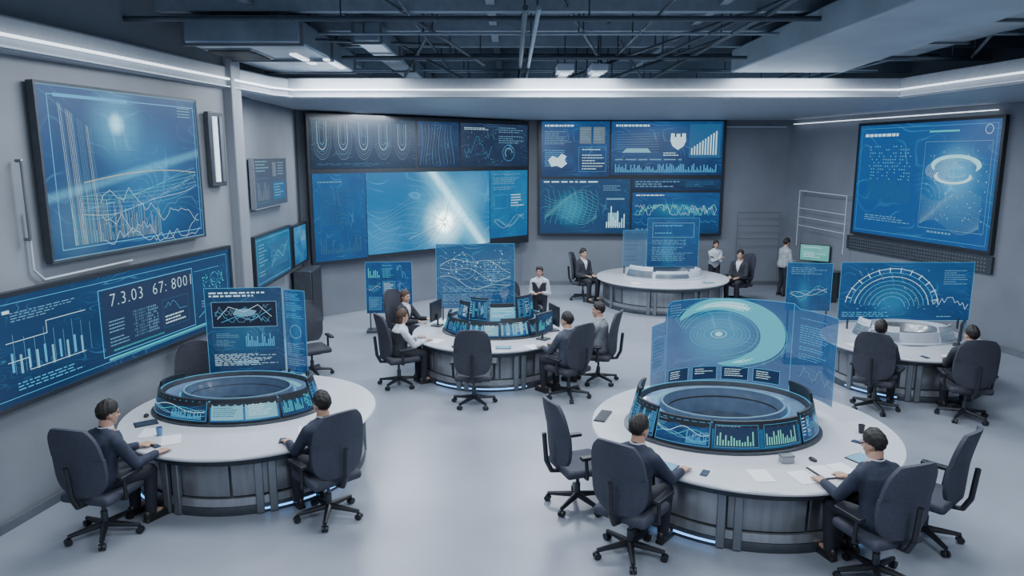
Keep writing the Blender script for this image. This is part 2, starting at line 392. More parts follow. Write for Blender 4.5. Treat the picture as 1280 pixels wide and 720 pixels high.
def d_l2(c):
    c.frame(.02,.06,.96,.88,"cyan",0.012);c.rect(.06,.12,.02,.03,"white")
    for i in range(9): c.line([(.08+.03*i,.35+.04*(i%3)),(.08+.03*i,.72)],"pale",0.01)
    c.line([(.06,.42),(.18,.42),(.18,.30),(.31,.30)],"white",0.014);c.line([(.06,.6),(.12,.6),(.12,.72),(.3,.72)],"white",0.014)
    for i in range(10): c.rect(.07+.024*i,.52+.03*(i%2),.007,.18,"panel" if i%2 else "cyan")
    c.rows(.08,.15,.2,.1,4,"pale",.35);c.rows(.08,.78,.22,.12,4,"cyan",.35)
    c.frame(.36,.14,.42,.74,"cyan",0.02);c.rect(.37,.16,.4,.7,"navy",1)
    c.text("7.3.03  67: 8001",.40,.345,0.235,"white")
    for i in range(14):
        for j in range(9):
            if c.r.random()<.8:c.rect(.49+.008*i,.46+.035*j,.0045,.022,"pale")
    c.frame(.62,.44,.13,.34,"faint",0.01);c.zig(.63,.48,.11,.12,"cyan",12);c.rows(.63,.64,.11,.12,3,"white",.4)
    c.rows(.39,.50,.08,.3,8,"pale",.35);c.rect(.40,.82,.22,.02,"teal");c.rect(.38,.9,.55,.025,"teal")
    c.line([(.79,.2),(.93,.2)],"cyan");c.dots(.83,.25,.12,.3,70,"teal",.03);c.line([(.8,.8),(.86,.7),(.9,.72),(.96,.55)],"teal",0.02)
    c.ring(.9,.35,.1,.012,"cyan");c.rows(.82,.6,.12,.1,3,"pale",.4)
display("wall_display",WL,0.0,1.36,4.55,1.17,"long low wall screen with large numerals and data schematics",d_l2,screen_mat("screen_ticker",(0.006,0.046,0.14),(0.004,0.024,0.08),asp=3.9,cs=5))
o=MB().path([WL.at(.75,3.95,.03),WL.at(.75,3.95,.1),WL.at(.75,3.1,.1),WL.at(.75,3.1,.03)],0.018).obj("wall_rail",M_grey)
tag(o,"slim grey metal rail fixed to the wall","rail")
o=MB().path([WL.at(.82,3.4,.03),WL.at(.82,2.75,.03),WL.at(.95,2.62,.03),WL.at(2.4,2.64,.03)],0.014).obj("wall_conduit",M_consw)
tag(o,"pale cable conduit bent around the wall screen","conduit")
rt=empty("wall_light",WL.at(4.3,3.55,.05),WL.rz,"tall narrow lit light fixture in a dark frame","lamp")
MB().box((.18,0,.55),(.40,.08,1.14)).obj("light_frame",M_dark,rt,bevel=.01)
MB().box((.13,-.045,.55),(.12,.02,1.0)).obj("light_diffuser",mat("diffuser",(.7,.8,.9),.4,em=(.6,.75,.9),es=.6),rt)
MB().box((.29,-.045,.55),(.08,.02,1.0)).obj("light_side_panel",M_grey,rt)
def d_info(c):
    c.rows(.05,.05,.4,.25,4,"pale",.4);c.rect(.55,.08,.12,.3,"grey",2);c.rows(.72,.08,.22,.3,5,"pale",.4)
    c.frame(.05,.4,.4,.5,"grey",.01);c.bars(.08,.45,.34,.4,9,"grey");c.rect(.55,.5,.4,.38,"fill",2);c.rows(.58,.54,.34,.3,5,"pale",.4)
display("information_panel",WS,2.0,3.0,2.2,.95,"grey wall panel with small white diagrams",d_info,screen_mat("panel_grey",(0.075,0.09,0.12),(0.06,0.075,0.10),contour=0),bez=.015,hm=M_wall2,off=.12)
def d_l3(c): c.frame(.03,.05,.94,.9,"cyan",.015);c.rect(.4,.2,.5,.55,"fill",1);c.module(.4,.2,.5,.55,5);c.rows(.08,.15,.25,.7,10,"pale",.35);c.line([(.4,.7),(.6,.4),(.75,.6),(.9,.3)],"teal",.03)
display("wall_display",WS,1.8,1.52,2.45,.93,"small wall screen with teal graph",d_l3,TEALS,off=.12)
display("wall_display",WS,4.55,1.55,1.15,.85,"small square wall screen with blue dashboard",lambda c:c.dash(2,2),CYANS,off=.12)
rt=empty("equipment_cabinet",WS.at(4.6,0,.26),WS.rz,"tall dark equipment cabinet against the wall","cabinet")
MB().box((.5,0,.7),(1.0,.4,1.4)).obj("cabinet_body",M_dark,rt,bevel=.01);MB().box((.5,-.21,.7),(.9,.02,1.3)).obj("door",M_black,rt)
# angled video wall
vw=empty("video_wall",WC.at(0.08,0,0.12),WC.rz,"huge dark framed video wall made of blue data screens","video wall","video walls")
MB().box((3.57,.05,3.2),(7.2,.1,3.62)).obj("wall_frame",M_bezel,vw,bevel=.01)
MB().box((3.57,.12,4.2),(5,.14,.3)).obj("wall_bracket",M_dark,vw)
def sub(root,u0,z0,u1,z1,draw,bg):
    c=Canvas(u1-u0,z1-z0,u0,z0);draw(c);c.build("display_panel",bg,root,front=.006)
def d_bones(c):
    for i in range(5):
        u=.10+.19*i
        for k in range(7):
            key=["pale","faint","white","faint","grey","faint","grey"][k]
            c.ring(u,.42,.06+.03*k,.014,key,pi,2*pi,20,3,2.0)
            c.line([(u-(.06+.03*k)/c.W,.08),(u-(.06+.03*k)/c.W,.42)],key,.014);c.line([(u+(.06+.03*k)/c.W,.08),(u+(.06+.03*k)/c.W,.42)],key,.014)
    c.rows(.05,.9,.9,.05,2,"faint",.4)
sub(vw,.06,3.70,3.05,4.9,d_bones,screen_mat("screen_dim",(0.012,0.030,0.058),(0.006,0.016,0.035)))
def d_lines(c):
    for k in range(11):
        u=.08+.075*k;c.line([(u+.04*math.sin(i*.5+k*.4),.06+.11*i) for i in range(9)],"grey" if k%2 else "pale",.014)
sub(vw,3.12,3.70,4.5,4.9,d_lines,BLUED)
def d_d(c): c.rows(.05,.1,.35,.1,3,"white",.35);c.rows(.55,.08,.4,.4,8,"pale",.3);c.zig(.05,.3,.4,.5,"cyan",14);c.ring(.7,.68,.22,.02,"cyan");c.ring(.7,.68,.12,.03,"pale",0,4);c.dots(.05,.1,.9,.8,60,"pale",.03)
sub(vw,4.56,3.70,7.1,4.9,d_d,screen_mat("screen_violet",(0.022,0.038,0.085),(0.012,0.022,0.055)))
def d_bigl(c):
    c.rows(.1,.06,.6,.06,2,"pale",.4);c.frame(.08,.16,.8,.5,"faint",.01);c.rows(.12,.2,.7,.4,16,"faint",.3);c.bars(.1,.72,.8,.2,18,"faint");c.line([(.5,.1),(.5,.95)],"faint",.01)
sub(vw,.06,1.45,1.5,3.58,d_bigl,screen_mat("screen_side",(0.012,0.11,0.31),(0.006,0.06,0.20)))
def d_gal(c):
    cx,cy=.60,.66
    for i in range(130):
        a=c.r.uniform(0,2*pi);r0=c.r.uniform(.01,.04);r1=r0+c.r.expovariate(6)
        c.line([(cx+math.cos(a)*r0*.5,cy+math.sin(a)*r0),(cx+math.cos(a)*r1*.5,cy+math.sin(a)*r1)],c.r.choice(["white","white","pale"]),.012)
    for k in range(26):
        c.line([(.02+.035*i,.46+.023*k+.06*math.sin(i*.45+k*.16)-.010*i) for i in range(17)],"faint" if k%3 else "pale",.010)
    for k in range(10): c.line([(.15+.05*k+.02*i*(1+.1*k),.98-.06*i) for i in range(9)],"faint",.010)
    c.dots(.3,.05,.68,.9,150,"pale",.026);c.dots(.45,.45,.30,.4,110,"white",.024)
    for i in range(160):
        t=c.r.random();w=c.r.gauss(0,.018);c.rect(.50+.42*t+w,.02+.95*t+w,.003,.005,"white",3)
sub(vw,1.52,1.50,5.6,3.58,d_gal,screen_mat("screen_galaxy",(0.012,0.17,0.40),(0.012,0.17,0.42),[(.60,.34,.20,(7,7.4,7)),(.60,.34,.45,(1.1,1.6,1.7)),(.62,.40,.85,(.07,.36,.42)),(.85,.75,.5,(.04,.14,.18)),(.1,.2,.5,(.02,.12,.18))],asp=2.0,beams=[(.50,1.0,.92,.03,.09,(.5,.75,.8)),(.50,1.0,.92,.03,.28,(.14,.36,.42))],contour=.35,cs=1.5))
def d_bigr(c):
    c.rows(.08,.05,.8,.25,9,"pale",.3);c.frame(.1,.36,.35,.2,"cyan",.01);c.rows(.55,.36,.35,.2,5,"white",.35);c.module(.1,.62,.8,.3,5)
sub(vw,5.62,1.62,7.1,3.58,d_bigr,screen_mat("screen_side_light",(0.02,0.20,0.42),(0.01,0.11,0.30)))
# front video wall
v2=empty("video_wall",(0.0,22.35,0),0,"dark framed video wall of four blue dashboards","video wall","video walls")
MB().box((3.62,.05,3.33),(5.66,.1,3.46)).obj("wall_frame",M_bezel,v2,bevel=.01)
MB().box((3.62,.17,3.3),(4,.16,2)).obj("wall_bracket",M_dark,v2)
def q1(c):
    W,H=c.W,c.H
    c.rows(.05,.06,.5,.05,1,"white",.7);c.rows(.05,.18,.4,.25,8,"pale",.3);c.rows(.05,.52,.35,.35,10,"cyan",.3)
    for i in range(2):c.rect(.56+.2*i,.1,.17,.3,"grey",2);c.rows(.57+.2*i,.14,.14,.22,5,"pale",.3)
    c.poly([(x*W,(1-y)*H) for x,y in((.10,.70),(.16,.62),(.24,.66),(.30,.58),(.37,.63),(.34,.70),(.38,.76),(.30,.84),(.22,.80),(.15,.82))],"white",4);c.rows(.6,.5,.33,.4,8,"white",.3);c.frame(.55,.46,.4,.45,"cyan",.01)
sub(v2,.89,3.38,2.94,5.02,q1,BLUE)
def q2(c):
    W,H=c.W,c.H
    c.rows(.04,.06,.3,.06,1,"white",.6)
    c.poly([(x*W,(1-y)*H) for x,y in((.535,.22),(.60,.23),(.665,.22),(.67,.36),(.65,.46),(.60,.53),(.55,.46),(.53,.36))],"white",3)
    for x in(.575,.625):c.rect(x-.007,.22,.014,.07,"navy",5)
    c.rect(.70,.05,.28,.62,"fill",1);c.bars(.72,.12,.24,.5,10,"white",3,lambda t:.25+.7*t);c.frame(.03,.2,.42,.42,"faint",.01)
    c.poly([(.10*W,.42*H),(.36*W,.42*H),(.33*W,.50*H),(.14*W,.50*H)],"panel",2)
    for k in range(8):c.line([(.05,.25+.045*k),(.43,.22+.05*k)],"pale",.010)
    c.rows(.04,.7,.9,.05,1,"pale",.4);c.bars(.04,.78,.92,.17,60,"cyan");c.rows(.47,.58,.2,.08,2,"white",.4)
sub(v2,2.99,3.43,6.35,5.02,q2,BLUE)
def q3(c):
    c.rows(.04,.04,.9,.04,1,"white",.6)
    for k in range(12):c.line([(.05+.045*i,.3+.04*k+.1*math.sin(i*.5+k*.3)) for i in range(14)],"teal" if k%2 else "pale",.012)
    for k in range(10):c.line([(.08+.06*k+.03*math.sin(i*.5),.2+.07*i) for i in range(10)],"teal",.010)
    c.rect(.74,.35,.2,.03,"pale");c.rect(.76,.62,.12,.25,"panel",2);c.bars(.74,.5,.22,.4,9,"white");c.rows(.7,.12,.25,.15,4,"pale",.35)
sub(v2,.86,1.66,3.6,3.31,q3,screen_mat("screen_terrain",(0.008,0.05,0.14),(0.006,0.04,0.12),[(.35,.45,.45,(.01,.18,.24))],asp=1.66))
sub(v2,3.68,2.96,6.35,3.31,lambda c:(c.rows(.03,.2,.5,.6,3,"pale",.35),c.rows(.6,.2,.36,.6,3,"faint",.35)),BLUED)
def q4(c):
    c.rows(.04,.05,.4,.06,1,"white",.5);c.zig(.03,.3,.94,.25,"green",70,.026,.6);c.zig(.03,.3,.94,.25,"teal",70,.02,.6);c.zig(.03,.3,.94,.25,"white",70,.012,.6);c.grid(.03,.15,.94,.5,14,5,"faint",.005)
    c.zig(.03,.68,.94,.12,"cyan",40,.012);c.rows(.04,.85,.9,.1,3,"pale",.4)
sub(v2,3.68,1.66,6.35,2.9,q4,screen_mat("screen_wave",(0.010,0.080,0.26),(0.004,0.035,0.12),[(.5,.57,.3,(.01,.12,.16))],asp=.7))
def d_r1(c):
    c.frame(.02,.03,.96,.94,"cyan",.012);c.rows(.05,.08,.3,.05,1,"white",.5);c.rect(.55,.07,.2,.015,"teal")
    for j in range(11):
        for i in range(18):
            if c.r.random()<.7:c.rect(.10+.019*i,.19+.029*j,.009,.010,c.r.choice(["pale","cyan","faint"]))
    for j in range(10):c.bars(.1,.5+.02*j,.35,.018,30,"faint",2)
    c.frame(.53,.16,.43,.72,"pale",.014)
    for k in range(24): c.ring(.74,.40,.12+.03*k,.015,"white" if k%2 else "pale",c.r.uniform(0,2),c.r.uniform(3.5,6.2),36,3,.36)
    c.crescent(.745,.36,.52,.74,"swirl2",-.5,3.6,layer=4,sy=.34);c.crescent(.735,.44,.40,.56,"white",2.6,6.6,layer=4,sy=.32)
    for k in range(24):c.line([(.54+.03*i,.60+.011*k+.05*math.sin(i*.5+k*.14)) for i in range(14)],"pale",.011)
    c.ring(.93,.075,.09,.02,"white");c.rows(.1,.82,.38,.08,4,"pale",.35);c.rows(.6,.9,.3,.03,1,"pale",.5);c.dots(.55,.2,.4,.6,100,"white",.025)
display("wall_display",WR,3.53,2.03,4.27,2.73,"large wall screen with data table and glowing contour diagram",d_r1,screen_mat("screen_contour",(0.010,0.088,0.29),(0.008,0.075,0.27),[(.75,.60,.3,(.06,.22,.28)),(.75,.5,.5,(.03,.14,.20))],asp=1.56),bez=.07)
rt=empty("perforated_panel",WR.at(3.3,1.55,.08),WR.rz,"narrow dark perforated strip under the screen","panel")
b=MB().box((2.3,.03,.18),(4.6,.06,.36))
for i in range(52):
    for j in range(4): b.box((.15+i*.084,-.001,.06+j*.08),(.04,.01,.03),mi=1)
b.obj("panel_body",[M_dark,M_grey],rt,smooth=False)
rt=empty("metal_rail_frame",(6.9,22.25,0),0,"thin metal rail frame standing at the wall","rail")
b=MB()
for x in (0,1.3): b.tube((x,0,0),(x,0,2.3),.013)
for z in(2.3,1.9,1.5): b.tube((0,0,z),(1.3,0,z),.011)
b.obj("rail_tubes",M_grey,rt)
rt=empty("service_rail",WR.at(1.3,0,.05),WR.rz,"thin tubular metal service rail on the wall","rail")
MB().path([(0,.03,3.0),(0,-.2,3.0),(2.1,-.2,2.95),(2.1,.03,2.95)],.016).path([(2.1,-.2,2.95),(2.1,-.2,1.4)],.014).path([(0,-.2,3.0),(0,-.2,1.4)],.014).path([(.0,-.2,2.5),(2.1,-.2,2.45)],.011).path([(.0,-.2,2.25),(2.1,-.2,2.2)],.011).path([(.0,-.2,2.0),(2.1,-.2,1.95)],.011).obj("rail_tube",M_consw,rt)
rt=empty("side_counter",WR.at(1.6,0,.36),WR.rz,"low dark equipment counter against the wall","cabinet")
MB().box((.75,0,.42),(1.5,.55,.84)).obj("counter_body",M_dark,rt,bevel=.01);MB().box((.75,-.02,.87),(1.6,.64,.05)).obj("counter_top",M_grey,rt,bevel=.008)
for k in range(2):
    d=MB().box((.38+.74*k,-.285,.42),(.7,.02,.74)).obj("door",M_base3,rt);MB().box((.62+.26*k,-.305,.5),(.02,.02,.2)).obj("handle",M_grey,d)
MINT=screen_mat("screen_mint",(.15,.5,.45),(.1,.4,.38),contour=0)
def monitor(loc,rz,label,bg,W=.78,H=.44,zc=.18):
    rt=empty("monitor",loc,rz,label,"monitor","desk monitors")
    MB().box((0,.05,.012),(W*.4,.2,.024)).obj("monitor_foot",M_dark,rt);MB().tube((0,.07,.02),(0,.07,zc+.1),.02).obj("monitor_stand",M_dark,rt)
    MB().box((0,.03,zc+H/2),(W+.04,.04,H+.04)).obj("monitor_housing",M_bezel,rt,bevel=.008)
    c=Canvas(W,H,-W/2,zc);c.dash(2,1) if bg is not MINT else c.rows(.1,.15,.8,.7,7,"white",.35);c.build("display_panel",bg,rt,front=-.008);return rt
monitor(WR.at(2.35,.9,.36),WR.rz+.7,"monitor glowing pale green on the counter",MINT)
# ---------------------------------------------------------------- ceiling equipment
def duct(x0,x1,y0,y1,z0,z1,m,label,skew=0,fl=True,wide=0):
    rt=empty("air_duct",(0,0,0),0,label,"duct","ceiling ducts")
    MB().prism([(x0,y0),(x1,y0),(x1+skew+wide,y1),(x0+skew,y1)],z0,z1).obj("duct_body",m,rt,bevel=.03)
    n=max(2,int((y1-y0)/1.7))
    if fl:
        for i in range(n+1):
            t=i/n;y=y0+.04+(y1-y0-.08)*t;MB().box(((x0+x1)/2+skew*t,y,(z0+z1)/2),(x1-x0+.07,.04,z1-z0+.07)).obj("flange",M_grey,rt)
    for i in range(n):
        y=y0+(y1-y0)*(i+.5)/n
        for x in(x0+.1,x1-.1): MB().tube((x+skew*(i+.5)/n,y,z1-.02),(x+skew*(i+.5)/n,y,6.22),.012,n=6).obj("hanger_rod",M_dark,rt)
    return rt
d=duct(-4.5,-2.9,10.4,13.9,5.52,5.85,M_duct,"wide silver air duct under the dark ceiling")
MB().box((-3.3,12.0,5.51),(.10,1.2,.03)).obj("light_strip",M_led,d);MB().box((-2.96,12.6,5.51),(.08,1.2,.03)).obj("light_strip",M_led,d)
b=MB().box((-4.1,11.45,5.515),(.7,1.1,.02))
for i in range(10): b.box((-4.1,11+.1*i,5.50),(.6,.04,.03),mi=1)
b.obj("vent_grille",[M_grey,M_black],d)
duct(4.0,5.35,7.0,13.8,5.5,5.90,M_ductw,"broad smooth pale ceiling duct running lengthwise",0.0,False,.7)
duct(6.2,6.9,8.0,13.8,5.75,6.05,M_duct,"silver side duct under the dark ceiling",0.3,True)
duct(-2.4,-2.0,11.5,21,5.7,6.0,M_duct,"slim silver air duct under the dark ceiling",0)
def bar(p,q,r=.03,label="long dark ceiling pipe",m=None):
    rt=empty("ceiling_pipe",(0,0,0),0,label,"pipe","ceiling pipes")
    p=Vector(p);q=Vector(q);MB().tube(p,q,r,n=8).obj("pipe_tube",m or M_pipe,rt)
    n=max(2,int((q-p).length/3))
    for i in range(n+1):
        c=p.lerp(q,.04+.92*i/n)
        if c.z<6.1:MB().tube(c,(c.x,c.y,6.21),.012,n=6).obj("hanger_rod",M_pipe,rt)
for i,(y,z) in enumerate(((9.9,5.75),(11.4,5.8),(12.9,5.65),(14.2,5.85),(16.5,5.85),(19,5.9))): bar((-6 if y<12 else -4.4,y,z),(8,y,z),(.035,.022,.03)[i%3],m=M_pipel if i%3==1 else None,label="long pale ceiling pipe" if i%3==1 else "long dark ceiling pipe")
for i,(x,z) in enumerate(((-5.2,5.95),(-1.4,5.9),(.15,5.62),(.30,5.62),(1.9,5.8),(3.3,5.8),(5.95,5.7),(7.4,5.85))): bar((x,8.5,z),(x,21.5,z),(.03,.02,.035)[i%3],m=M_pipel if i%4==3 else None,label="long pale ceiling pipe" if i%4==3 else "long dark ceiling pipe")
for p,q in(((-3.4,10.5,5.6),(-1.0,14,6.0)),((1.2,15.5,5.6),(3.7,10.5,6.1)),((2.0,16,5.6),(4.3,11,6.1)),((-1,11,6.1),(-2.3,16,5.6)),((2.4,12.5,5.6),(3.9,9.5,6.15)),((-.9,17,5.6),(-2.6,11,6.1)),((-1.9,9.5,6.1),(-.5,13.5,5.6)),((.6,10,6.1),(1.6,13.5,5.65)),((6.3,9.2,6.1),(7.6,12.5,5.6)),((-6,9,6.1),(-4.6,12,5.6)),((3.0,17,5.6),(1.5,12,6.1))): bar(p,q,.026,"diagonal dark ceiling brace")
M_beam=mat("beam_paint",(.24,.29,.35),.6,noise=.1)
for i,y in enumerate((8.8,10.6,12.2,13.9,15.8,18,20.3)):
    struct(MB().box((1.9,y,6.08),(18.2,.16,.24)).obj("ceiling_beam",M_beam))
for x in(-5.5,-3.6,-.3,2.9,7.7):
    struct(MB().box((x,14.5,6.12),(.12,13,.16)).obj("ceiling_beam",M_beam))
M_diff=mat("diffuser_soft",(.8,.85,.9),.4,em=(.8,.9,1),es=.45)
for x in(.95,1.55):
    rt=empty("ceiling_light",(x,13.4,5.48),0,"pale trough light hung from the ceiling","lamp","trough lights")
    MB().box((0,1.2,.06),(.3,2.6,.12)).obj("light_housing",M_consw,rt,bevel=.01)
    MB().box((0,1.2,-.01),(.16,2.4,.02)).obj("light_diffuser",M_diff,rt)
    for yy in(.2,2.2): MB().tube((0,yy,.1),(0,yy,.73),.012,n=6).obj("hanger_rod",M_dark,rt)
# ---------------------------------------------------------------- desks
def curved_display(parent,cx,cy,rx,ry,a0,a1,z0,z1,draw,bg,flare=.05,hm=None):
    a0=math.radians(a0);a1=math.radians(a1)
    n=40;L=0;pr=None
    for i in range(n+1):
        t=a0+(a1-a0)*i/n;p=(rx*math.cos(t),ry*math.sin(t))
        if pr:L+=math.dist(p,pr)
        pr=p
    def warp(x,z,l):
        t=a0+(a1-a0)*x/L;k=.030+.0012*l-flare*(z/(z1-z0))
        return (cx+(rx+k)*math.cos(t),cy+(ry+k)*math.sin(t),z0+z)
    b=MB();m=24;vs=[];fs=[]
    for i in range(m+1):
        t=a0+(a1-a0)*i/m
        for k,z in((.028,z0-.02),(.028-flare,z1+.02),(-.005-flare,z1+.02),(-.005,z0-.02)): vs.append((cx+(rx+k)*math.cos(t),cy+(ry+k)*math.sin(t),z))
    for i in range(m):
        for q in range(4): fs.append((i*4+q,i*4+4+q,i*4+4+(q+1)%4,i*4+(q+1)%4))
    fs.append((0,1,2,3));fs.append((m*4+3,m*4+2,m*4+1,m*4));b.add(vs,fs)
    h=b.obj("curved_monitor",hm or M_bezel,parent)
    c=Canvas(L,z1-z0,a0,0,warp);draw(c);c.build("curved_display",bg,h)
def desk(x,y,r,ring,label,screens,white=False,posts=(247,253,291,297,204,336,20,160,90),leds=((200,250),(262,330)),z1=1.13,bf=.86):
    rt=empty("control_desk",(x,y,0),0,label,"desk","round control desks")
    MB().lathe([(.5,.70),(r-.05,.70),(r-.005,.725),(r,.745),(r-.012,.76),(.5,.76)],96).obj("worktop",M_top,rt)
    MB().lathe([(r-.22,.60),(r-.12,.62),(r-.07,.699),(r-.22,.699)],80).obj("apron",M_dark,rt)
    b=r*bf
    MB().lathe([(b-.06,.06),(b-.02,.06),(b-.02,.69),(b-.06,.69)],80).obj("base_drum",M_base3,rt)
    for k in range(12):
        a=math.radians(30*k+9);MB().lathe([(b-.01,.22),(b+.015,.22),(b+.03,.60),(b,.66)],10,a0=a,a1=a+math.radians(28.8)).obj("base_panel",[M_base,M_base2,M_base][k%3],rt,bevel=.004)
    MB().lathe([(b-.03,.11),(b+.045,.11),(b+.035,.20),(b-.03,.20)],80).obj("base_band",M_base2,rt)
    MB().lathe([(b-.1,0),(b+.05,0),(b+.06,.06),(b+.04,.10),(b-.1,.10)],80).obj("plinth",M_dark,rt)
    for a0,a1 in leds: MB().lathe([(b+.052,.045),(b+.068,.045),(b+.068,.065),(b+.052,.065)],40,a0=math.radians(a0),a1=math.radians(a1)).obj("led_strip",M_blueled,rt)
    for a in posts:
        t=math.radians(a);c,s_=math.cos(t),math.sin(t);e=b+.055
        MB().box((c*e,s_*e,.36),(.06,.09,.70),(0,0,t)).obj("support_post",M_grey,rt,bevel=.012)
    cx,cy,rx,ry=ring;cx-=x;cy-=y
    if white: z1=.97
    sh=M_consw if white else M_dark
    MB().lathe([(.60,.76),(1.07,.76),(1.07,.785),(1.0,.80),(.965,z1-.02),(.955,z1),(.92,z1),(.91,z1-.03),(.90,z1-.07),(.60,z1-.11)],96,rx,ry,c=(cx,cy)).obj("console_ring",[sh],rt)
    MB().lathe([(.66,z1-.105),(.89,z1-.068),(.89,z1-.055),(.66,z1-.09)],96,rx,ry,c=(cx,cy)).obj("console_shelf",M_consw if white else M_consb,rt)
    MB().lathe([(.52,.762),(.68,.762),(.69,z1-.05),(.675,z1-.02),(.645,z1-.02),(.63,z1-.07),(.52,.80)],96,rx,ry,c=(cx,cy)).obj("console_inner_ring",M_consi if not white else M_base2,rt)
    if not white:
        MB().lathe([(.925,z1+.001),(.942,z1+.001),(.942,z1+.006),(.925,z1+.006)],96,rx,ry,c=(cx,cy)).obj("console_rim_light",INK["cyan"],rt)
        MB().lathe([(.74,z1-.078),(.80,z1-.068),(.80,z1-.060),(.74,z1-.070)],96,rx,ry,c=(cx,cy),a0=math.radians(20),a1=math.radians(160)).obj("console_glow_band",INK["panel"],rt)
        MB().lathe([(.70,z1-.086),(.72,z1-.083),(.72,z1-.074),(.70,z1-.077)],96,rx,ry,c=(cx,cy)).obj("console_glow_line",INK["cyan"],rt)
        MB().lathe([(.650,z1-.019),(.670,z1-.019),(.670,z1-.014),(.650,z1-.014)],96,rx,ry,c=(cx,cy)).obj("inner_ring_light",INK["pale"],rt)
    MB().lathe([(.0,.763),(.53,.763),(.53,.80),(.0,.80)],64,rx,ry,c=(cx,cy)).obj("console_well",M_consg,rt)
    for sc in screens:
        a0,a1,dr,bg=sc[:4];up=sc[4] if len(sc)>4 else 0
        curved_display(rt,cx,cy,rx,ry,a0,a1,.82,z1+.01+up,dr,bg,hm=(M_consw if white else None),flare=.065+up*.3)
    return rt
def s_dash(c): c.frame(.01,.04,.98,.92,"faint",.006);c.dash(3,1,.03)
def s_shape(c):
    for i in range(6): c.module(.03+.16*i,.15,.13,.7,[0,4,3,2,5,4][i])
    c.frame(.005,.03,.99,.94,"cyan",.008)
def s_wide(c):
    for k in range(5): c.curve(.02,.1,.96,.8,["cyan","pale","teal","white","faint"][k],lambda t:.3+.1*k+.18*math.sin(t*(6+k)+k),60,.012)
    c.rows(.03,.1,.2,.3,4,"pale",.35);c.bars(.6,.4,.35,.5,24,"cyan");c.frame(.005,.03,.99,.94,"cyan",.008)
def s_pale(c): c.rect(.02,.08,.45,.84,"panel",1);c.rect(.5,.08,.47,.84,"panel",1);c.rows(.05,.2,.35,.6,6,"fill",.35,4);c.rows(.55,.2,.35,.6,6,"white",.35,4)
def s_bars(c):
    c.rect(.02,.06,.46,.88,"navy",1);c.rect(.52,.06,.46,.88,"navy",1)
    for o in(.05,.55): c.bars(o,.2,.38,.66,14,"green",3);c.rows(o,.1,.3,.06,1,"pale",.5);c.frame(o-.02,.07,.44,.86,"cyan",.006)
def s_grey(c): c.rows(.08,.15,.8,.6,4,"pale",.3)
A=(-3.36,9.0);B=(2.78,8.42);C=(-.4,13.3);D=(4.09,19.6);E=(7.03,12.67)
desk(*A,1.57,(-3.58,9.12,1.03,.70),"round white topped control desk with blue curved console",[(150,188,s_shape,BLUED,.05),(190,263,s_wide,BLUED),(265,312,s_pale,CYANS),(314,346,s_dash,BLUE),(348,388,s_shape,BLUE,.10)],z1=1.05,leds=((205,235),(290,340)))
desk(*B,1.80,(2.55,8.42,1.10,.84),"large round white control desk with bar chart console screens",[(150,184,s_shape,BLUED,.14),(186,214,s_shape,BLUE,.05),(216,251,s_wide,BLUE),(252,309,s_bars,TEALS),(311,343,s_shape,BLUE,.03),(345,385,s_dash,BLUE,.12)],z1=1.09,leds=((215,246),(300,340)))
dc=desk(*C,1.46,(-.30,13.4,.95,.75),"round white control desk ringed with small monitors",[(165,200,s_dash,BLUE,.05),(203,238,s_dash,BLUE),(241,274,s_pale,CYANS),(276,308,s_pale,CYANS,.05),(311,345,s_dash,BLUED),(348,380,s_dash,BLUED,.12)],z1=1.05,leds=((225,300),))
GLOWC=screen_mat("screen_bright_cyan",(.20,.62,.80),(.10,.42,.65),contour=.3)
for a0,a1,g,dr,zz in((186,224,BLUE,s_dash,1.34),(228,258,BLUED,s_shape,1.44),(262,300,GLOWC,lambda c:c.rows(.08,.2,.8,.6,6,"white",.35),1.34),(304,348,BLUED,s_dash,1.46)):
    curved_display(dc,.1,.1,.70,.50,a0,a1,1.05,zz,dr,g)
GREYS=screen_mat("screen_pale_grey",(.16,.21,.28),(.11,.15,.21),contour=.1)
desk(*D,1.78,(4.15,19.7,1.05,.8),"round white control desk with pale console ring",[(195,245,s_grey,GREYS,.10),(250,300,s_grey,GREYS)],white=True,leds=())
desk(*E,1.41,(7.1,12.85,.85,.6),"round white control desk with pale curved monitor panels",[(165,205,s_grey,GREYS,.12),(208,245,s_grey,GREYS,.06),(295,335,s_grey,GREYS,.06)],white=True,leds=((200,240),))
monitor((.82,13.35,.76),1.9,"dark desk monitor turned toward seated staff",BLUE,.44,.34,.14)
monitor((.60,12.65,.76),.9,"dark desk monitor turned toward seated staff",BLUED,.44,.34,.14)
monitor((-1.50,13.75,.76),-1.9,"dark desk monitor turned toward seated staff",BLUE,.44,.34,.14)
monitor((7.80,12.20,.76),.9,"small desk monitor on round desk",BLUED,.42,.28,.14)
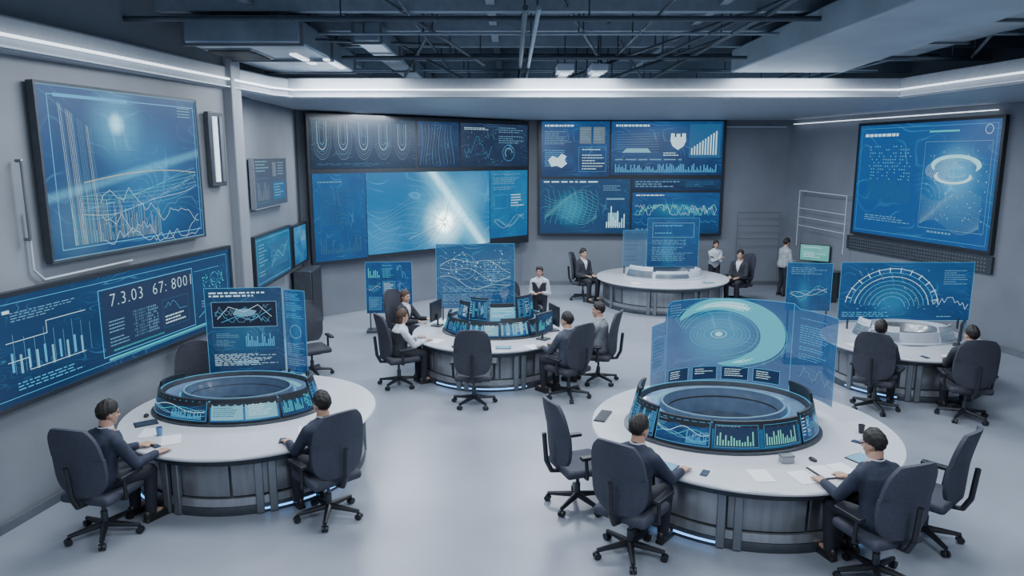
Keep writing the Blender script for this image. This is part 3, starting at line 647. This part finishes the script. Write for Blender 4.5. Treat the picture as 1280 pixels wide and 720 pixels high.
# ---------------------------------------------------------------- transparent displays
HB=screen_mat("glass_screen_blue",(.012,.11,.32),(.006,.05,.18),[(.5,.55,.6,(.01,.08,.13))],alpha=.80)
HB2=screen_mat("glass_screen_swirl",(.012,.10,.29),(.008,.060,.20),[(.42,.58,.55,(.015,.20,.26))],alpha=.84,asp=2.2)
HBE=screen_mat("glass_screen_dial",(.010,.085,.25),(.006,.045,.15),[(.4,.35,.5,(.01,.10,.15))],alpha=.98,asp=2.1)
HBT=screen_mat("glass_screen_thin",(.02,.12,.28),(.02,.12,.28),alpha=.35)
def holo(p,q,z0,z1,label,draw,bg,zf=.76):
    p=Vector((*p,0));q=Vector((*q,0));d=q-p;W=d.length;H=z1-z0
    rt=empty("transparent_display",(p.x,p.y,zf),math.atan2(d.y,d.x),label,"screen","upright glass displays")
    c=Canvas(W,H,0,z0-zf);draw(c);c.frame(0,0,1,1,"cyan",.010,2);c.build("display_panel",bg,rt,front=.004)
    MB().box((W/2,.006,z0-zf+H/2),(W,.008,H)).obj("glass_sheet",M_glass,rt)
    for x in(.08*W,.92*W): MB().box((x,.0,(z0-zf+.04)/2),(.03,.03,z0-zf+.04)).obj("support_foot",M_dark,rt)
    return rt
def h_a(c):
    c.rows(.06,.05,.85,.07,2,"white",.5);c.frame(.08,.16,.84,.3,"pale",.012);c.rect(.09,.17,.82,.28,"dark",1);c.line([(.15,.36),(.3,.22),(.5,.28),(.68,.2),(.85,.34)],"white",.012);c.line([(.2,.4),(.4,.33),(.6,.38),(.85,.25)],"cyan",.014)
    for k in range(3): c.zig(.12,.2,.7,.2,"pale" if k else "cyan",34,.009,.25)
    c.poly([(.35*c.W,.69*c.H),(.48*c.W,.66*c.H),(.62*c.W,.68*c.H),(.66*c.W,.73*c.H),(.5*c.W,.76*c.H),(.38*c.W,.74*c.H)],"pale",2)
    c.frame(.08,.5,.84,.22,"faint",.01);c.rows(.12,.53,.3,.16,8,"pale",.3);c.bars(.5,.53,.38,.16,16,"cyan");c.rows(.08,.76,.84,.16,10,"white",.28);c.rect(.35,.86,.3,.03,"pale",4)
def h_a2(c):
    c.rows(.1,.05,.8,.3,14,"cyan",.28);c.ring(.5,.5,.09,.02,"pale");c.rows(.1,.65,.8,.28,12,"pale",.28);c.line([(.2,.1),(.35,.9)],"faint")
holo((-4.26,9.88),(-3.22,10.0),.98,2.2,"upright dark blue glass display with chart and map graphics",h_a,screen_mat("glass_screen_map",(.008,.045,.13),(.005,.03,.095),[(.5,.5,.5,(.01,.06,.10))],alpha=.92,asp=.85))
holo((-3.2,10.0),(-2.86,9.85),.98,2.17,"narrow upright blue glass display",h_a2,HB)
def h_b(c):
    X=.42
    for k in range(5): c.ring(X,.42,.20+.05*k,.016,"pale" if k%2 else "cyan",0,2*pi,60,3,.50)
    c.crescent(X+.004,.42,.52,.86,"swirl",-1.6,2.6,layer=2,sy=.60)
    c.crescent(X+.012,.42,.58,.78,"swirl2",-1.35,2.2,layer=3,sy=.60)
    c.crescent(X+.016,.42,.63,.72,"white",-1.1,1.8,layer=4,sy=.60)
    for k in range(6): c.ring(X+.004*k,.42,.50+.065*k,.014,"teal",-1.5+.05*k,2.9-.05*k,60,5,.60)
    c.ring(X,.42,.0,.05,"swirl2",sy=.6);c.ring(X,.42,.10,.014,"white",sy=.5)
    c.rows(.16,.05,.12,.2,7,"pale",.3);c.rows(.02,.25,.10,.4,8,"faint",.3);c.frame(.015,.2,.115,.5,"cyan",.01)
    for i in range(4): c.rect(.16+.14*i,.80,.12,.16,"navy",2);c.frame(.16+.14*i,.80,.12,.16,"cyan",.01,3);c.rows(.175+.14*i,.83,.085,.1,4,"white",.35)
    c.rows(.78,.1,.19,.5,18,"cyan",.25);c.module(.78,.66,.19,.2,2);c.line([(.745,.0),(.745,1)],"cyan",.014);c.line([(.14,.0),(.14,1)],"cyan",.014)
rt=empty("transparent_display",(2.80,8.50,.76),0,"wide continuous curved glass display with glowing cyan swirl","screen","upright glass displays")
a0,a1=math.radians(152),math.radians(4);rx,ry=1.16,1.10
L=sum(math.dist((rx*math.cos(a0+(a1-a0)*i/60),ry*math.sin(a0+(a1-a0)*i/60)),(rx*math.cos(a0+(a1-a0)*(i+1)/60),ry*math.sin(a0+(a1-a0)*(i+1)/60))) for i in range(60))
def wp(x,z,l):
    t=a0+(a1-a0)*x/L;k=-.004-.0012*l;q=max(0,min(1,(x/L-.13)/.015));w=max(0,min(1,(x/L-.75)/.01))
    return((rx+k)*math.cos(t),(ry+k)*math.sin(t),.18+z*(.78+.22*q-.05*w))
c=Canvas(L,1.18,0,0,wp);h_b(c);c.frame(0,0,1,1,"cyan",.012);c.build("display_panel",HB2,rt)
for t in(145,120,90,60,30):
    t=math.radians(t);MB().box((1.0*rx*math.cos(t),ry*math.sin(t),.10),(.02,.02,.20)).obj("support_foot",M_grey,rt)
def h_c(c):
    c.ring(.35,.35,.25,.016,"pale");c.ring(.35,.35,.16,.012,"cyan")
    for k in range(9): c.curve(.05,.1+.04*k,.9,.4,"pale" if k%3 else "white",lambda t:.4+.25*math.sin(t*4+k*.35)+.1*math.sin(t*11+k),40,.010)
    c.rows(.6,.25,.35,.35,10,"pale",.28);c.frame(.05,.08,.9,.5,"faint",.012);c.rows(.08,.66,.85,.28,12,"pale",.28);c.grid(.05,.08,.9,.5,14,6,"faint");c.dots(.1,.1,.8,.5,60,"white",.03)
holo((-1.5,14.2),(.05,14.3),1.0,2.30,"tall blue glass display with map contour graphics",h_c,screen_mat("glass_screen_contours",(.012,.11,.28),(.008,.07,.20),alpha=.80,contour=.5))
rt=holo((-3.35,16.4),(-2.3,16.5),.42,1.62,"freestanding blue glass display on floor stand",lambda c:c.dash(3,3),BLUE,zf=0.0)
MB().box((.5,0,.02),(1.0,.4,.04)).obj("floor_plate",M_dark,rt)
holo((3.72,19.95),(5.15,19.95),.98,2.33,"tall upright blue glass display with charts",lambda c:(c.frame(.1,.1,.8,.3,"pale",.02),c.rows(.1,.45,.8,.45,12,"pale",.3),c.rows(.15,.15,.6,.2,4,"cyan",.35)),HBE)
holo((3.05,19.9),(3.70,19.98),.98,2.0,"thin pale glass display",lambda c:c.rows(.1,.1,.8,.8,8,"faint",.2),HBT)
def h_e(c):
    for k in range(8): c.ring(.40,.78,.25+.09*k,.022,"white" if k in(5,7) else ("pale" if k%2 else "cyan"),.1,3.0,40,3,.85)
    for k in range(24):
        a=.1+k*.12;c.line([(.40+math.cos(a)*.4/c.W,.78-math.sin(a)*.34/c.H),(.40+math.cos(a)*.85/c.W,.78-math.sin(a)*.74/c.H)],"faint",.014)
        if k%2: c.line([(.40+math.cos(a)*.80/c.W,.78-math.sin(a)*.68/c.H),(.40+math.cos(a)*.9/c.W,.78-math.sin(a)*.77/c.H)],"white",.03)
    c.dots(.1,.1,.7,.7,60,"pale",.03);c.rows(.78,.1,.18,.3,8,"pale",.3);c.zig(.7,.6,.28,.25,"white",14,.012);c.rows(.03,.85,.4,.1,3,"cyan",.35);c.rows(.75,.88,.2,.08,2,"pale",.4)
holo((6.18,13.5),(8.68,13.5),.92,2.04,"wide dark blue display with radial dial graphic",h_e,HBE)
rt=holo((5.32,13.9),(6.14,13.75),1.04,1.98,"square dark blue display on tall floor stand",lambda c:(c.rows(.1,.1,.8,.2,5,"pale",.3),c.module(.1,.4,.8,.45,5)),HBE,zf=0.0)
MB().box((.42,0,.02),(.8,.36,.04)).obj("floor_plate",M_dark,rt)
# ---------------------------------------------------------------- chairs
def chair(loc,rz,label,fab):
    rt=empty("office_chair",loc,rz,label,"chair","swivel chairs")
    rt.scale=(1.18,1.18,1.10)
    MB().box((0,.02,.455),(.50,.48,.09)).obj("seat",fab,rt,bevel=.035,seg=3)
    MB().box((0,0,.395),(.22,.26,.05)).obj("tilt_mechanism",M_black,rt,bevel=.01)
    nx,nz=10,14;vf=[]
    for sgn in(0,1):
        for j in range(nz+1):
            t=j/nz;z=.52+.70*t;w=.255*(1-.30*abs(2*t-1)**5)*(1-.08*t+.05*math.sin(t*pi))
            for i in range(nx+1):
                q=2*i/nx-1;x=w*q;y=-.235-.09*t+.055*q*q+.03*math.sin(t*pi)-(.035 if sgn else 0)
                zz=z-(.03*q*q if t>.5 else -.02*q*q)
                vf.append((x,y,zz))
    K=(nx+1)*(nz+1);fs=[]
    for j in range(nz):
        for i in range(nx):
            a=j*(nx+1)+i;fs.append((a,a+1,a+nx+2,a+nx+1));fs.append((K+a,K+a+nx+1,K+a+nx+2,K+a+1))
    per=[i for i in range(nx+1)]+[j*(nx+1)+nx for j in range(1,nz+1)]+[nz*(nx+1)+i for i in range(nx-1,-1,-1)]+[j*(nx+1) for j in range(nz-1,0,-1)]
    for a,b_ in zip(per,per[1:]+per[:1]): fs.append((a,K+a,K+b_,b_))
    m=MB();m.add(vf,fs);m.obj("backrest",fab,rt,bevel=.01)
    MB().path([(0,-.08,.40),(0,-.28,.43),(0,-.335,.55),(0,-.36,.85)],.024).obj("back_support",M_black,rt)
    for sx in(-1,1):
        m=MB();m.path([(sx*.16,-.02,.40),(sx*.28,-.03,.42),(sx*.285,-.05,.63)],.018);m.box((sx*.285,.03,.65),(.065,.27,.035)).obj("armrest",M_black,rt,bevel=.01)
    MB().tube((0,0,.10),(0,0,.25),.03).tube((0,0,.25),(0,0,.39),.018).obj("gas_lift",M_dark,rt)
    for k in range(5):
        t=2*pi*k/5+.3;c,s_=math.cos(t),math.sin(t)
        MB().tube((0,0,.12),(c*.30,s_*.30,.085),.034,.020,8).obj("leg",M_black,rt)
        cs=MB();n=Vector((-s_,c,0))
        for e in(-1,1):
            p=Vector((c*.30,s_*.30,.032))+n*.017*e;cs.tube(p-n*.011,p+n*.011,.032,n=14)
        cs.tube((c*.30,s_*.30,.03),(c*.30,s_*.30,.08),.01,n=6);cs.obj("caster",M_black,rt)
    return rt
def ang(p,t): return math.atan2(t[1]-p[1],t[0]-p[0])-pi/2
CH=[((-4.36,7.22),A,.30,1,"dark navy swivel chair occupied by a man in suit"),((-2.06,7.62),A,.0,1,"dark navy swivel chair with tall back, occupied"),
 ((-4.50,9.98),(-4.12,8.9),0,0,"empty dark swivel chair standing between desk and wall"),((-3.7,13.0),(-3.4,9),.5,0,"empty dark swivel chair standing apart"),
 ((1.20,6.82),B,.1,1,"dark navy swivel chair occupied at large desk"),((3.48,6.38),B,0,1,"dark navy swivel chair occupied at large desk"),
 ((.76,7.90),B,.1,1,"empty navy swivel chair at large desk"),((4.36,7.12),B,-.15,1,"empty navy swivel chair at large desk"),
 ((-2.00,12.40),C,0,0,"dark swivel chair with seated woman"),((-.62,11.38),C,.1,0,"empty dark swivel chair seen from behind"),
 ((.95,11.75),C,0,0,"dark swivel chair occupied at round desk"),((1.55,12.6),C,0,0,"dark swivel chair occupied at round desk"),
 ((2.0,20.2),D,0,0,"dark swivel chair at far round desk"),((6.3,19.9),D,.2,0,"dark swivel chair at far round desk"),
 ((5.80,11.15),E,0,0,"dark swivel chair occupied at round desk"),((7.0,10.75),E,-.2,0,"dark swivel chair occupied at round desk"),
 ((-2.15,14.3),C,0,0,"dark swivel chair at round desk"),((-.15,15.3),C,0,0,"dark swivel chair behind round desk")]
tm={}
for (p,t,dr,k,lab) in CH:
    if k not in tm: tm[k]=chair((*p,0),ang(p,t)+dr,lab,M_fab2 if k else M_fab)
    else: clone(tm[k],(*p,0),ang(p,t)+dr,lab)
# ---------------------------------------------------------------- people
def remesh(mb,name,vox,smooth=2):
    me=mb.mesh(name);o=link(bpy.data.objects.new(name,me))
    m=o.modifiers.new("r",'REMESH');m.mode='VOXEL';m.voxel_size=vox;m.use_smooth_shade=True
    s=o.modifiers.new("s",'SMOOTH');s.iterations=smooth;s.factor=.5
    dg=bpy.context.evaluated_depsgraph_get();r=bpy.data.meshes.new_from_object(o.evaluated_get(dg));r.name=name
    bpy.data.objects.remove(o);bpy.data.meshes.remove(me);r.shade_smooth();return r
def ik(S,W,l1,l2,pole):
    S=Vector(S);W=Vector(W);d=W-S;L=min(d.length,(l1+l2)*.995);dn=d.normalized()
    a=(l1*l1-l2*l2+L*L)/(2*L);h=math.sqrt(max(0,l1*l1-a*a));p=Vector(pole);p=(p-dn*p.dot(dn)).normalized()
    return S+dn*a+p*h, S+dn*L
def cutmesh(me,fn):
    bm=bmesh.new();bm.from_mesh(me);fs=[f for f in bm.faces if fn(f.calc_center_median())]
    bmesh.ops.delete(bm,geom=fs,context='FACES');bm.to_mesh(me);bm.free()
M_eye=mat("eye_dark",(.02,.015,.01),.2);M_lip=mat("lip",(.30,.13,.11),.5);M_shoe=mat("shoe_leather",(.015,.014,.014),.35)
M_shirt=mat("shirt_white",(.55,.58,.64),.7,noise=.04,ns=20)
skins=[mat("skin_a",(.44,.26,.19),.5,noise=.05,ns=15),mat("skin_b",(.36,.21,.15),.5,noise=.05,ns=15)]
suits={k:mat("suit_"+k,c,.8,noise=.25,ns=14,bump=.5) for k,c in dict(navy=(.021,.027,.052),slate=(.045,.055,.08),charcoal=(.022,.025,.034),white=(.52,.55,.61),grey=(.16,.175,.205),lightgrey=(.36,.39,.44)).items()}
M_trou=mat("trousers_dark",(.018,.020,.030),.8,noise=.15,ns=40)
hairs=[mat("hair_black",(.010,.008,.008),.6,noise=.3,ns=50,bump=.6),mat("hair_brown",(.06,.03,.018),.6,noise=.3,ns=50,bump=.6)]
def person(loc,rz,label,pose="sit",suit="navy",hair=0,skin=0,vox=.012,hands=None,hy=0,hp=0,lean=.06,female=False,poles=None,vest=False):
    sit=pose=="sit";hz=.555 if sit else .91;S=(1.03 if female else 1.10) if sit else (.95 if female else 1.0)
    Y=lambda dz:lean*dz*2.0-.02
    secs=[(-.07,.14,.10),(0,.17,.125),(.10,.165,.118),(.20,.152,.110),(.32,.172,.120),(.40,.188,.117),(.445,.165,.094),(.475,.118,.078),(.505,.072,.066),(.58,.056,.058)]
    if female: secs=[(z,a*.9,b*.93) for z,a,b in secs]
    T=lambda e,lo=-9,hi=9:[(0,Y(z),hz+z,a+e,b+e) for z,a,b in secs if lo<=z<=hi]
    sw=.178*(.88 if female else 1)
    sh=[Vector((s*sw,Y(.41),hz+.400)) for s in(-1,1)]
    if hands is None:
        hands=[(-.16,.42,.728),(.15,.44,.728)] if sit else [(-.24,.06,hz-.08),(.24,.06,hz-.08)]
    arms=[]
    for i,s in enumerate((-1,1)):
        pole=(s*.4,-.5,-.8) if not poles else poles[i]
        e,w=ik(sh[i],hands[i],.29,.25,pole);arms.append((sh[i],e,w))
    if sit: legs=[(Vector((s*.09,.0,hz)),Vector((s*.14,.42,.53)),Vector((s*.13,.40,.10))) for s in(-1,1)]
    else: legs=[(Vector((s*.09,0,hz)),Vector((s*.10,.03,.50)),Vector((s*.11,-.02,.09))) for s in(-1,1)]
    nb=Vector((0,Y(.5)-.005,hz+.46))
    hc=Vector((0,Y(.58)+.022,hz+.636))
    HM=Matrix.Rotation(hy,3,'Z')@Matrix.Rotation(-hp,3,'X')
    H=lambda x,y,z:hc+HM@Vector((x,y,z))
    b=MB();b.loft(T(0),18)
    b.cap(nb,.058,H(0,-.025,-.06),.054)
    b.ell(H(0,-.012,.022),(.076,.094,.098),20,M=HM);b.ell(H(0,.020,-.030),(.064,.066,.080),18,M=HM)
    b.ell(H(0,.040,-.080),(.036,.042,.034),14,M=HM)
    b.cap(H(0,.078,.018),.009,H(0,.101,-.020),.012,8);b.ell(H(0,.070,.034),(.052,.022,.012),12,M=HM)
    b.ell(H(0,.078,-.050),(.026,.012,.012),10,M=HM)
    for s in(-1,1):
        b.ell(H(s*.077,-.010,-.006),(.011,.020,.032),10,M=HM);b.ell(H(s*.014,.090,-.022),(.009,.010,.008),8,M=HM)
        b.ell(H(s*.040,.050,-.020),(.022,.024,.022),10,M=HM)
    for i,(a,e,w) in enumerate(arms):
        s=(-1,1)[i];b.cap(a,.052,e,.040);b.cap(e,.040,w,.027)
        d=(w-e).normalized()
        if sit: d=Vector((d.x,d.y,min(d.z,0)*.2)).normalized()
        up=Vector((0,0,1)) if abs(d.z)<.8 else Vector((s,0,0))
        side=d.cross(up).normalized();up=side.cross(d).normalized()
        ts=1 if (side.x*s<0) else -1
        for q,l in zip((-1.5,-.5,.5,1.5),(.062,.074,.070,.052)):
            q2=q*-ts;kn=w+d*.088+side*.0225*q2;b.cap(w+side*.011*q2,.018,kn,.0125,8)
            m=kn+d*l*.55+side*.004*q2-up*l*.12;t=m+d*l*.42-up*l*.30;b.cap(kn,.010,m,.009,8);b.cap(m,.009,t,.0075,8)
        p0=w+d*.02+side*ts*.022;p1=w+d*.055+side*ts*.052-up*.008;p2=p1+d*.032+side*ts*.006-up*.006
        b.cap(p0,.014,p1,.0115,8);b.cap(p1,.0115,p2,.009,8)
    for a,k,n in legs: b.cap(a,.08,k,.055);b.cap(k,.055,n,.038);b.cap(n,.038,n+Vector((0,.14,-.05)),.03)
    me=remesh(b,"person_body",vox,2 if vox>.01 else 1);me.materials.append(skins[skin])
    o=link(bpy.data.objects.new("person",me));o.location=(*loc,0);o.rotation_euler=(0,0,rz);o.scale=(S,S,S)
    tag(o,label,"person","control room staff")
    b=MB();b.loft(T(.008,-.05,.48),18);b.cap((0,Y(.5),hz+.45),.064,(0,Y(.53)-.004,hz+.500),.063)
    sm=remesh(b,"shirt",.012);sm.materials.append(M_shirt);q=link(bpy.data.objects.new("shirt",sm));q.parent=o
    b=MB();b.loft(T(.026,-.1,.476),18)
    b.cap((0,Y(.49)-.012,hz+.44),.088,(0,Y(.50)-.016,hz+.478),.074)
    for i,s in enumerate((-1,1)): b.cap((s*.03,Y(.46)-.012,hz+.455),.078,sh[i]+Vector((-s*.02,-.005,.005)),.066)
    for a,e,w in arms: b.cap(a,.070,e,.055);b.cap(e,.053,e.lerp(w,.90),.041)
    jm=remesh(b,"jacket",.011,3);jm.materials.append(suits[suit])
    light=suit in("white","lightgrey")
    if not light: cutmesh(jm,lambda c:(c.z>hz+.18 and c.y>Y(.4)+.01 and abs(c.x)<.075*(c.z-hz-.18)/.28))
    q=link(bpy.data.objects.new("jacket" if not light else "blouse",jm));q.parent=o
    if not light:
        b=MB()
        def cy(z):
            zz=z-hz;ks=[s_ for s_ in secs if s_[0]>=0]
            for (z0,a0,b0),(z1,a1,b1) in zip(ks,ks[1:]):
                if z0<=zz<=z1: t=(zz-z0)/(z1-z0);return Y(zz)+b0+(b1-b0)*t
            return Y(zz)+.07
        for s in(-1,1):
            vs=[]
            for t in(0,.33,.66,1):
                z=hz+.19+.26*t;x=s*(.004+.070*t);y=cy(z)+.028-.35*x*x/.07
                w_=.012+.030*math.sin(min(1,t*1.15)*pi*.6)
                vs+=[(x,y+.004,z),(x+s*w_,y-.004-w_*.18,z-.006)]
            b.add(vs,[(2*k,2*k+1,2*k+3,2*k+2) for k in range(3)])
        lp=b.obj("lapel",suits[suit],o);so=lp.modifiers.new("s",'SOLIDIFY');so.thickness=.006
    if vest:
        b=MB();b.loft(T(.036,-.08,.42),18);vm=remesh(b,"vest",.014,3);vm.materials.append(suits["charcoal"])
        cutmesh(vm,lambda c:(c.z>hz+.25 and c.y>0 and abs(c.x)<.11*(c.z-hz-.25)/.2) or c.z>hz+.41);q=link(bpy.data.objects.new("vest",vm));q.parent=o
    MB().lathe([(.066,hz+.480),(.078,hz+.476),(.070,hz+.528),(.062,hz+.530)],24,c=(0,Y(.52)-.006)).obj("shirt_collar",M_shirt,o)
    b=MB();b.loft([(0,Y(z),hz+z,a+.02,b_+.02) for z,a,b_ in secs[:3]],16)
    for a,k,n in legs: b.cap(a,.098,k,.072);b.cap(k,.070,n,.056)
    tmh=remesh(b,"trousers",.015,3);tmh.materials.append(M_trou);q=link(bpy.data.objects.new("trousers",tmh));q.parent=o
    for a,k,n in legs:
        b=MB();b.ell((n.x,n.y+.06,.045),(.048,.145,.05),14);b.ell((n.x,n.y-.03,.06),(.042,.06,.065),12);b.box((n.x,n.y+.05,.010),(.085,.27,.02))
        sm=remesh(b,"shoe",.012);sm.materials.append(M_shoe);q=link(bpy.data.objects.new("shoe",sm));q.parent=o
    for s in(-1,1):
        MB().ell(H(s*.030,.079,.010),(.013,.008,.006),10,M=HM).obj("eye",M_eye,o)
        MB().ell(H(s*.031,.088,.034),(.018,.005,.004),10,M=HM).obj("eyebrow",hairs[hair],o)
    MB().ell(H(0,.089,-.050),(.020,.004,.004),10,M=HM).obj("mouth",M_lip,o)
    b=MB();b.ell((0,-.020,.032),(.085,.099,.100),48)
    if female: b.ell((0,-.06,-.05),(.076,.05,.12),24)
    hm=b.mesh("hair")
    if not female: cutmesh(hm,lambda c:(c.y>.036 and c.z<.080-.04*abs(c.x)/.05) or (c.y>.008 and c.z<.020) or (c.y>-.040 and c.z<-.004) or c.z<-.060)
    else: cutmesh(hm,lambda c:(c.y>.03 and c.z<.070-.02*abs(c.x)/.05))
    for v in hm.vertices:
        k=1+.045*math.sin(v.co.x*120+v.co.z*70)*math.cos(v.co.y*95+v.co.x*30)
        f=max(0,min(1,(v.co.z-.03)/.07))*max(0,min(1,(v.co.y+.08)/.08));k+=.12*f*(1+.35*math.sin(v.co.x*60+1))
        v.co=hc+HM@(v.co*k)
    hm.materials.append(hairs[hair]);hm.shade_smooth()
    q=link(bpy.data.objects.new("hair",hm));q.parent=o
    so=q.modifiers.new("s",'SOLIDIFY');so.thickness=.014;so.offset=-1
    return o
def seat_person(i,label,dr2=0,**k):
    p,t,dr,_,_=CH[i];return person(p,ang(p,t)+dr+dr2,label,**k)
seat_person(0,"seated man in navy suit with both hands on desk",dr2=-.3,vox=.008,lean=.12,hy=-.2,hp=.15,hands=[(-.10,.48,.728),(.24,.45,.728)])
seat_person(1,"seated man in navy suit seen from behind with white collar",vox=.008,lean=.05,hy=.15,hands=[(-.20,.42,.728),(.12,.44,.728)])
seat_person(4,"seated man in navy suit reaching across desk",vox=.008,lean=.1,hy=-.25,hp=.1,hands=[(-.12,.46,.728),(.26,.48,.728)])
seat_person(5,"seated man in navy suit leaning over papers",vox=.008,lean=.12,hy=.35,hp=.2,hands=[(-.20,.47,.728),(.10,.48,.728)])
seat_person(8,"seated woman with brown hair, white blouse and dark vest",suit="white",vest=True,hair=1,female=True,lean=.08,hands=[(-.16,.42,.775),(.15,.44,.775)])
seat_person(16,"seated woman with dark clothes behind round desk",suit="charcoal",hair=1,female=True,lean=.02,hands=[(-.16,.42,.775),(.15,.44,.775)])
seat_person(10,"seated man in slate jacket at round desk",suit="slate",lean=.05,hy=.3)
seat_person(11,"seated man in grey jacket at round desk",suit="grey",hair=0,lean=.02,hy=.4)
seat_person(17,"person in dark jacket seated behind the monitors",suit="charcoal",lean=.05)
seat_person(12,"seated man in dark suit with white shirt",suit="charcoal",lean=0,dr2=-.7,hands=[(-.12,.26,.66),(.12,.26,.66)])
seat_person(13,"seated man in dark suit turned toward colleagues",suit="charcoal",lean=0,dr2=.5,hy=.3,hands=[(-.12,.30,.66),(.12,.28,.66)])
seat_person(14,"seated man in slate jacket facing the glass display",suit="slate",lean=.04)
seat_person(15,"seated man in charcoal suit turned sideways",suit="charcoal",lean=.04,hy=.5)
person((.62,16.0),pi-.2,"standing woman in white blouse with dark vest",pose="stand",suit="white",vest=True,female=True,hair=0,hands=[(-.10,.22,1.08),(.10,.22,1.06)])
person((5.9,21.0),pi+.1,"standing woman in white blouse with arms folded",pose="stand",suit="white",female=True,hair=0,hands=[(.10,.20,1.18),(-.10,.22,1.15)],poles=[(-1,-.1,-.5),(1,-.1,-.5)])
person((7.85,20.8),-pi/2+.3,"standing man in light grey shirt and dark trousers",pose="stand",suit="lightgrey",hair=0,hands=[(-.16,.30,1.02),(.16,.30,1.0)])
# ---------------------------------------------------------------- desk items
zt=.762
def paper(x,y,rz,w=.21,h=.30,label="white sheet of paper on desk"):
    o=MB().box((0,0,.0015),(w,h,.003)).obj("paper_sheet",M_paper,smooth=False);o.location=(x,y,zt);o.rotation_euler=(0,0,rz);tag(o,label,"paper","papers on desks")
def notebook(x,y,rz):
    rt=empty("notebook",(x,y,zt),rz,"open notebook with dark cover and blank pages","notebook")
    MB().box((0,0,.003),(.44,.31,.006)).obj("cover",M_black,rt)
    for s in(-1,1): MB().box((s*.107,0,.012),(.205,.29,.012),(0,s*-.04,0)).obj("page_block",M_paper,rt,bevel=.003)
M_tab=mat("tablet_glow",(.1,.2,.3),.2,em=(.15,.4,.55),es=.8)
def tablet(x,y,rz,label="slim tablet with pale blue screen"):
    rt=empty("tablet",(x,y,zt),rz,label,"tablet","tablets on desks")
    MB().box((0,0,.005),(.26,.19,.009)).obj("tablet_body",M_black,rt,bevel=.003)
    MB().box((0,0,.0105),(.235,.165,.002)).obj("tablet_screen",M_tab if "pale" in label else M_cons,rt)
def cup(x,y,col,label):
    rt=empty("cup",(x,y,zt),0,label,"cup","cups on desks")
    MB().lathe([(0,0),(.028,0),(.038,.10),(.035,.10),(.026,.006),(0,.006)],24).obj("cup_body",col,rt)
    MB().lathe([(0,.085),(.034,.085),(.034,.088),(0,.088)],20).obj("drink",M_black,rt)
def keyboard(x,y,rz):
    rt=empty("keyboard",(x,y,zt),rz,"slim dark keyboard on desk","keyboard","keyboards")
    b=MB().box((0,0,.008),(.40,.14,.014))
    for i in range(14):
        for j in range(4): b.box((-.176+.027*i,-.045+.03*j,.016),(.021,.023,.005),mi=1)
    b.obj("keyboard_body",[M_black,M_dark],rt,smooth=False)
def mouse(x,y,rz):
    rt=empty("computer_mouse",(x,y,zt),rz,"small dark computer mouse","mouse","computer mice")
    MB().ell((0,0,.012),(.03,.055,.022),16).obj("mouse_body",M_black,rt);MB().tube((-.004,.025,.031),(.004,.025,.031),.008,n=10).obj("scroll_wheel",M_grey,rt)
def phone(x,y,rz):
    rt=empty("smartphone",(x,y,zt),rz,"dark smartphone lying on desk","phone","phones")
    MB().box((0,0,.004),(.075,.15,.008)).obj("phone_body",M_black,rt,bevel=.003);MB().box((0,0,.0085),(.068,.14,.001)).obj("phone_screen",M_cons,rt)
def cardbox(x,y,rz):
    rt=empty("card_box",(x,y,zt),rz,"small grey card box on desk","box")
    MB().box((0,0,.035),(.14,.08,.07)).obj("box_body",mat("card_grey",(.30,.31,.34),.6),rt,bevel=.003);MB().box((0,0,.075),(.146,.086,.02)).obj("lid",M_grey,rt,bevel=.003)
cup(-4.15,8.12,mat("cup_blue",(.10,.22,.42),.4),"small blue drinking cup on desk")
paper(-3.95,7.98,.4);paper(-4.30,8.20,.2);tablet(-4.50,8.50,.6,"dark tablet lying on desk");mouse(-4.62,8.75,.4);phone(-4.05,7.80,.9)
paper(-2.45,8.28,.3);paper(-2.22,8.60,.5);phone(-2.65,7.95,.2)
paper(2.56,7.02,.05);paper(2.98,6.98,.2);notebook(3.35,7.12,.25);tablet(3.78,7.45,.5);tablet(1.62,7.25,-.6);phone(1.45,7.6,.4);cardbox(2.95,7.36,.1);mouse(3.25,7.40,.4)
keyboard(1.15,8.75,1.2);phone(3.98,7.9,.7);cup(4.15,8.2,M_black,"small black cup on desk");phone(2.0,7.08,-.5)
paper(-.65,12.2,.1);paper(-1.35,12.55,-.4);paper(.35,12.15,.5);tablet(-.15,12.1,.0);phone(-1.0,12.15,.2);keyboard(.80,12.42,.9)
paper(5.98,12.25,.2);tablet(6.3,11.75,.3);paper(7.2,11.5,0);keyboard(7.55,11.7,.3);phone(6.75,11.5,.2)
paper(3.2,18.5,.2);tablet(5.1,18.6,.3)
# ---------------------------------------------------------------- lights
def area(loc,size,e,col=(.86,.93,1),up=False):
    l=bpy.data.lights.new("added_area_light",'AREA');l.shape='RECTANGLE';l.size=size[0];l.size_y=size[1];l.energy=e;l.color=col
    o=link(bpy.data.objects.new("added_area_light",l));o.location=loc
    if up:o.rotation_euler=(pi,0,0)
for x in(-3,1,5):
    for y in(3,8.5,13,18): area((x,y,5.0 if y>13 else 5.45),(1.8,1.8),(165,190,195,235)[(3,8.5,13,18).index(y)])  # area lights added under ceiling and soffit to light the room and back walls
for x in(-2.5,2,6.5): area((x,17.5,5.46),(3.6,5.5),24,(.6,.78,1),True)  # hidden upward lights added above the soffit to brighten the dark ceiling
w=bpy.data.worlds.new("world");scene.world=w;w.use_nodes=True
w.node_tree.nodes["Background"].inputs[0].default_value=(.50,.62,.82,1);w.node_tree.nodes["Background"].inputs[1].default_value=.5
# ---------------------------------------------------------------- camera
cd=bpy.data.cameras.new("camera");cd.lens=25.57;cd.sensor_width=36;cd.clip_end=200
cam=link(bpy.data.objects.new("camera",cd));cam.location=(0,0,4.0);cam.rotation_euler=(pi/2-math.atan(.1816),0,0);scene.camera=cam
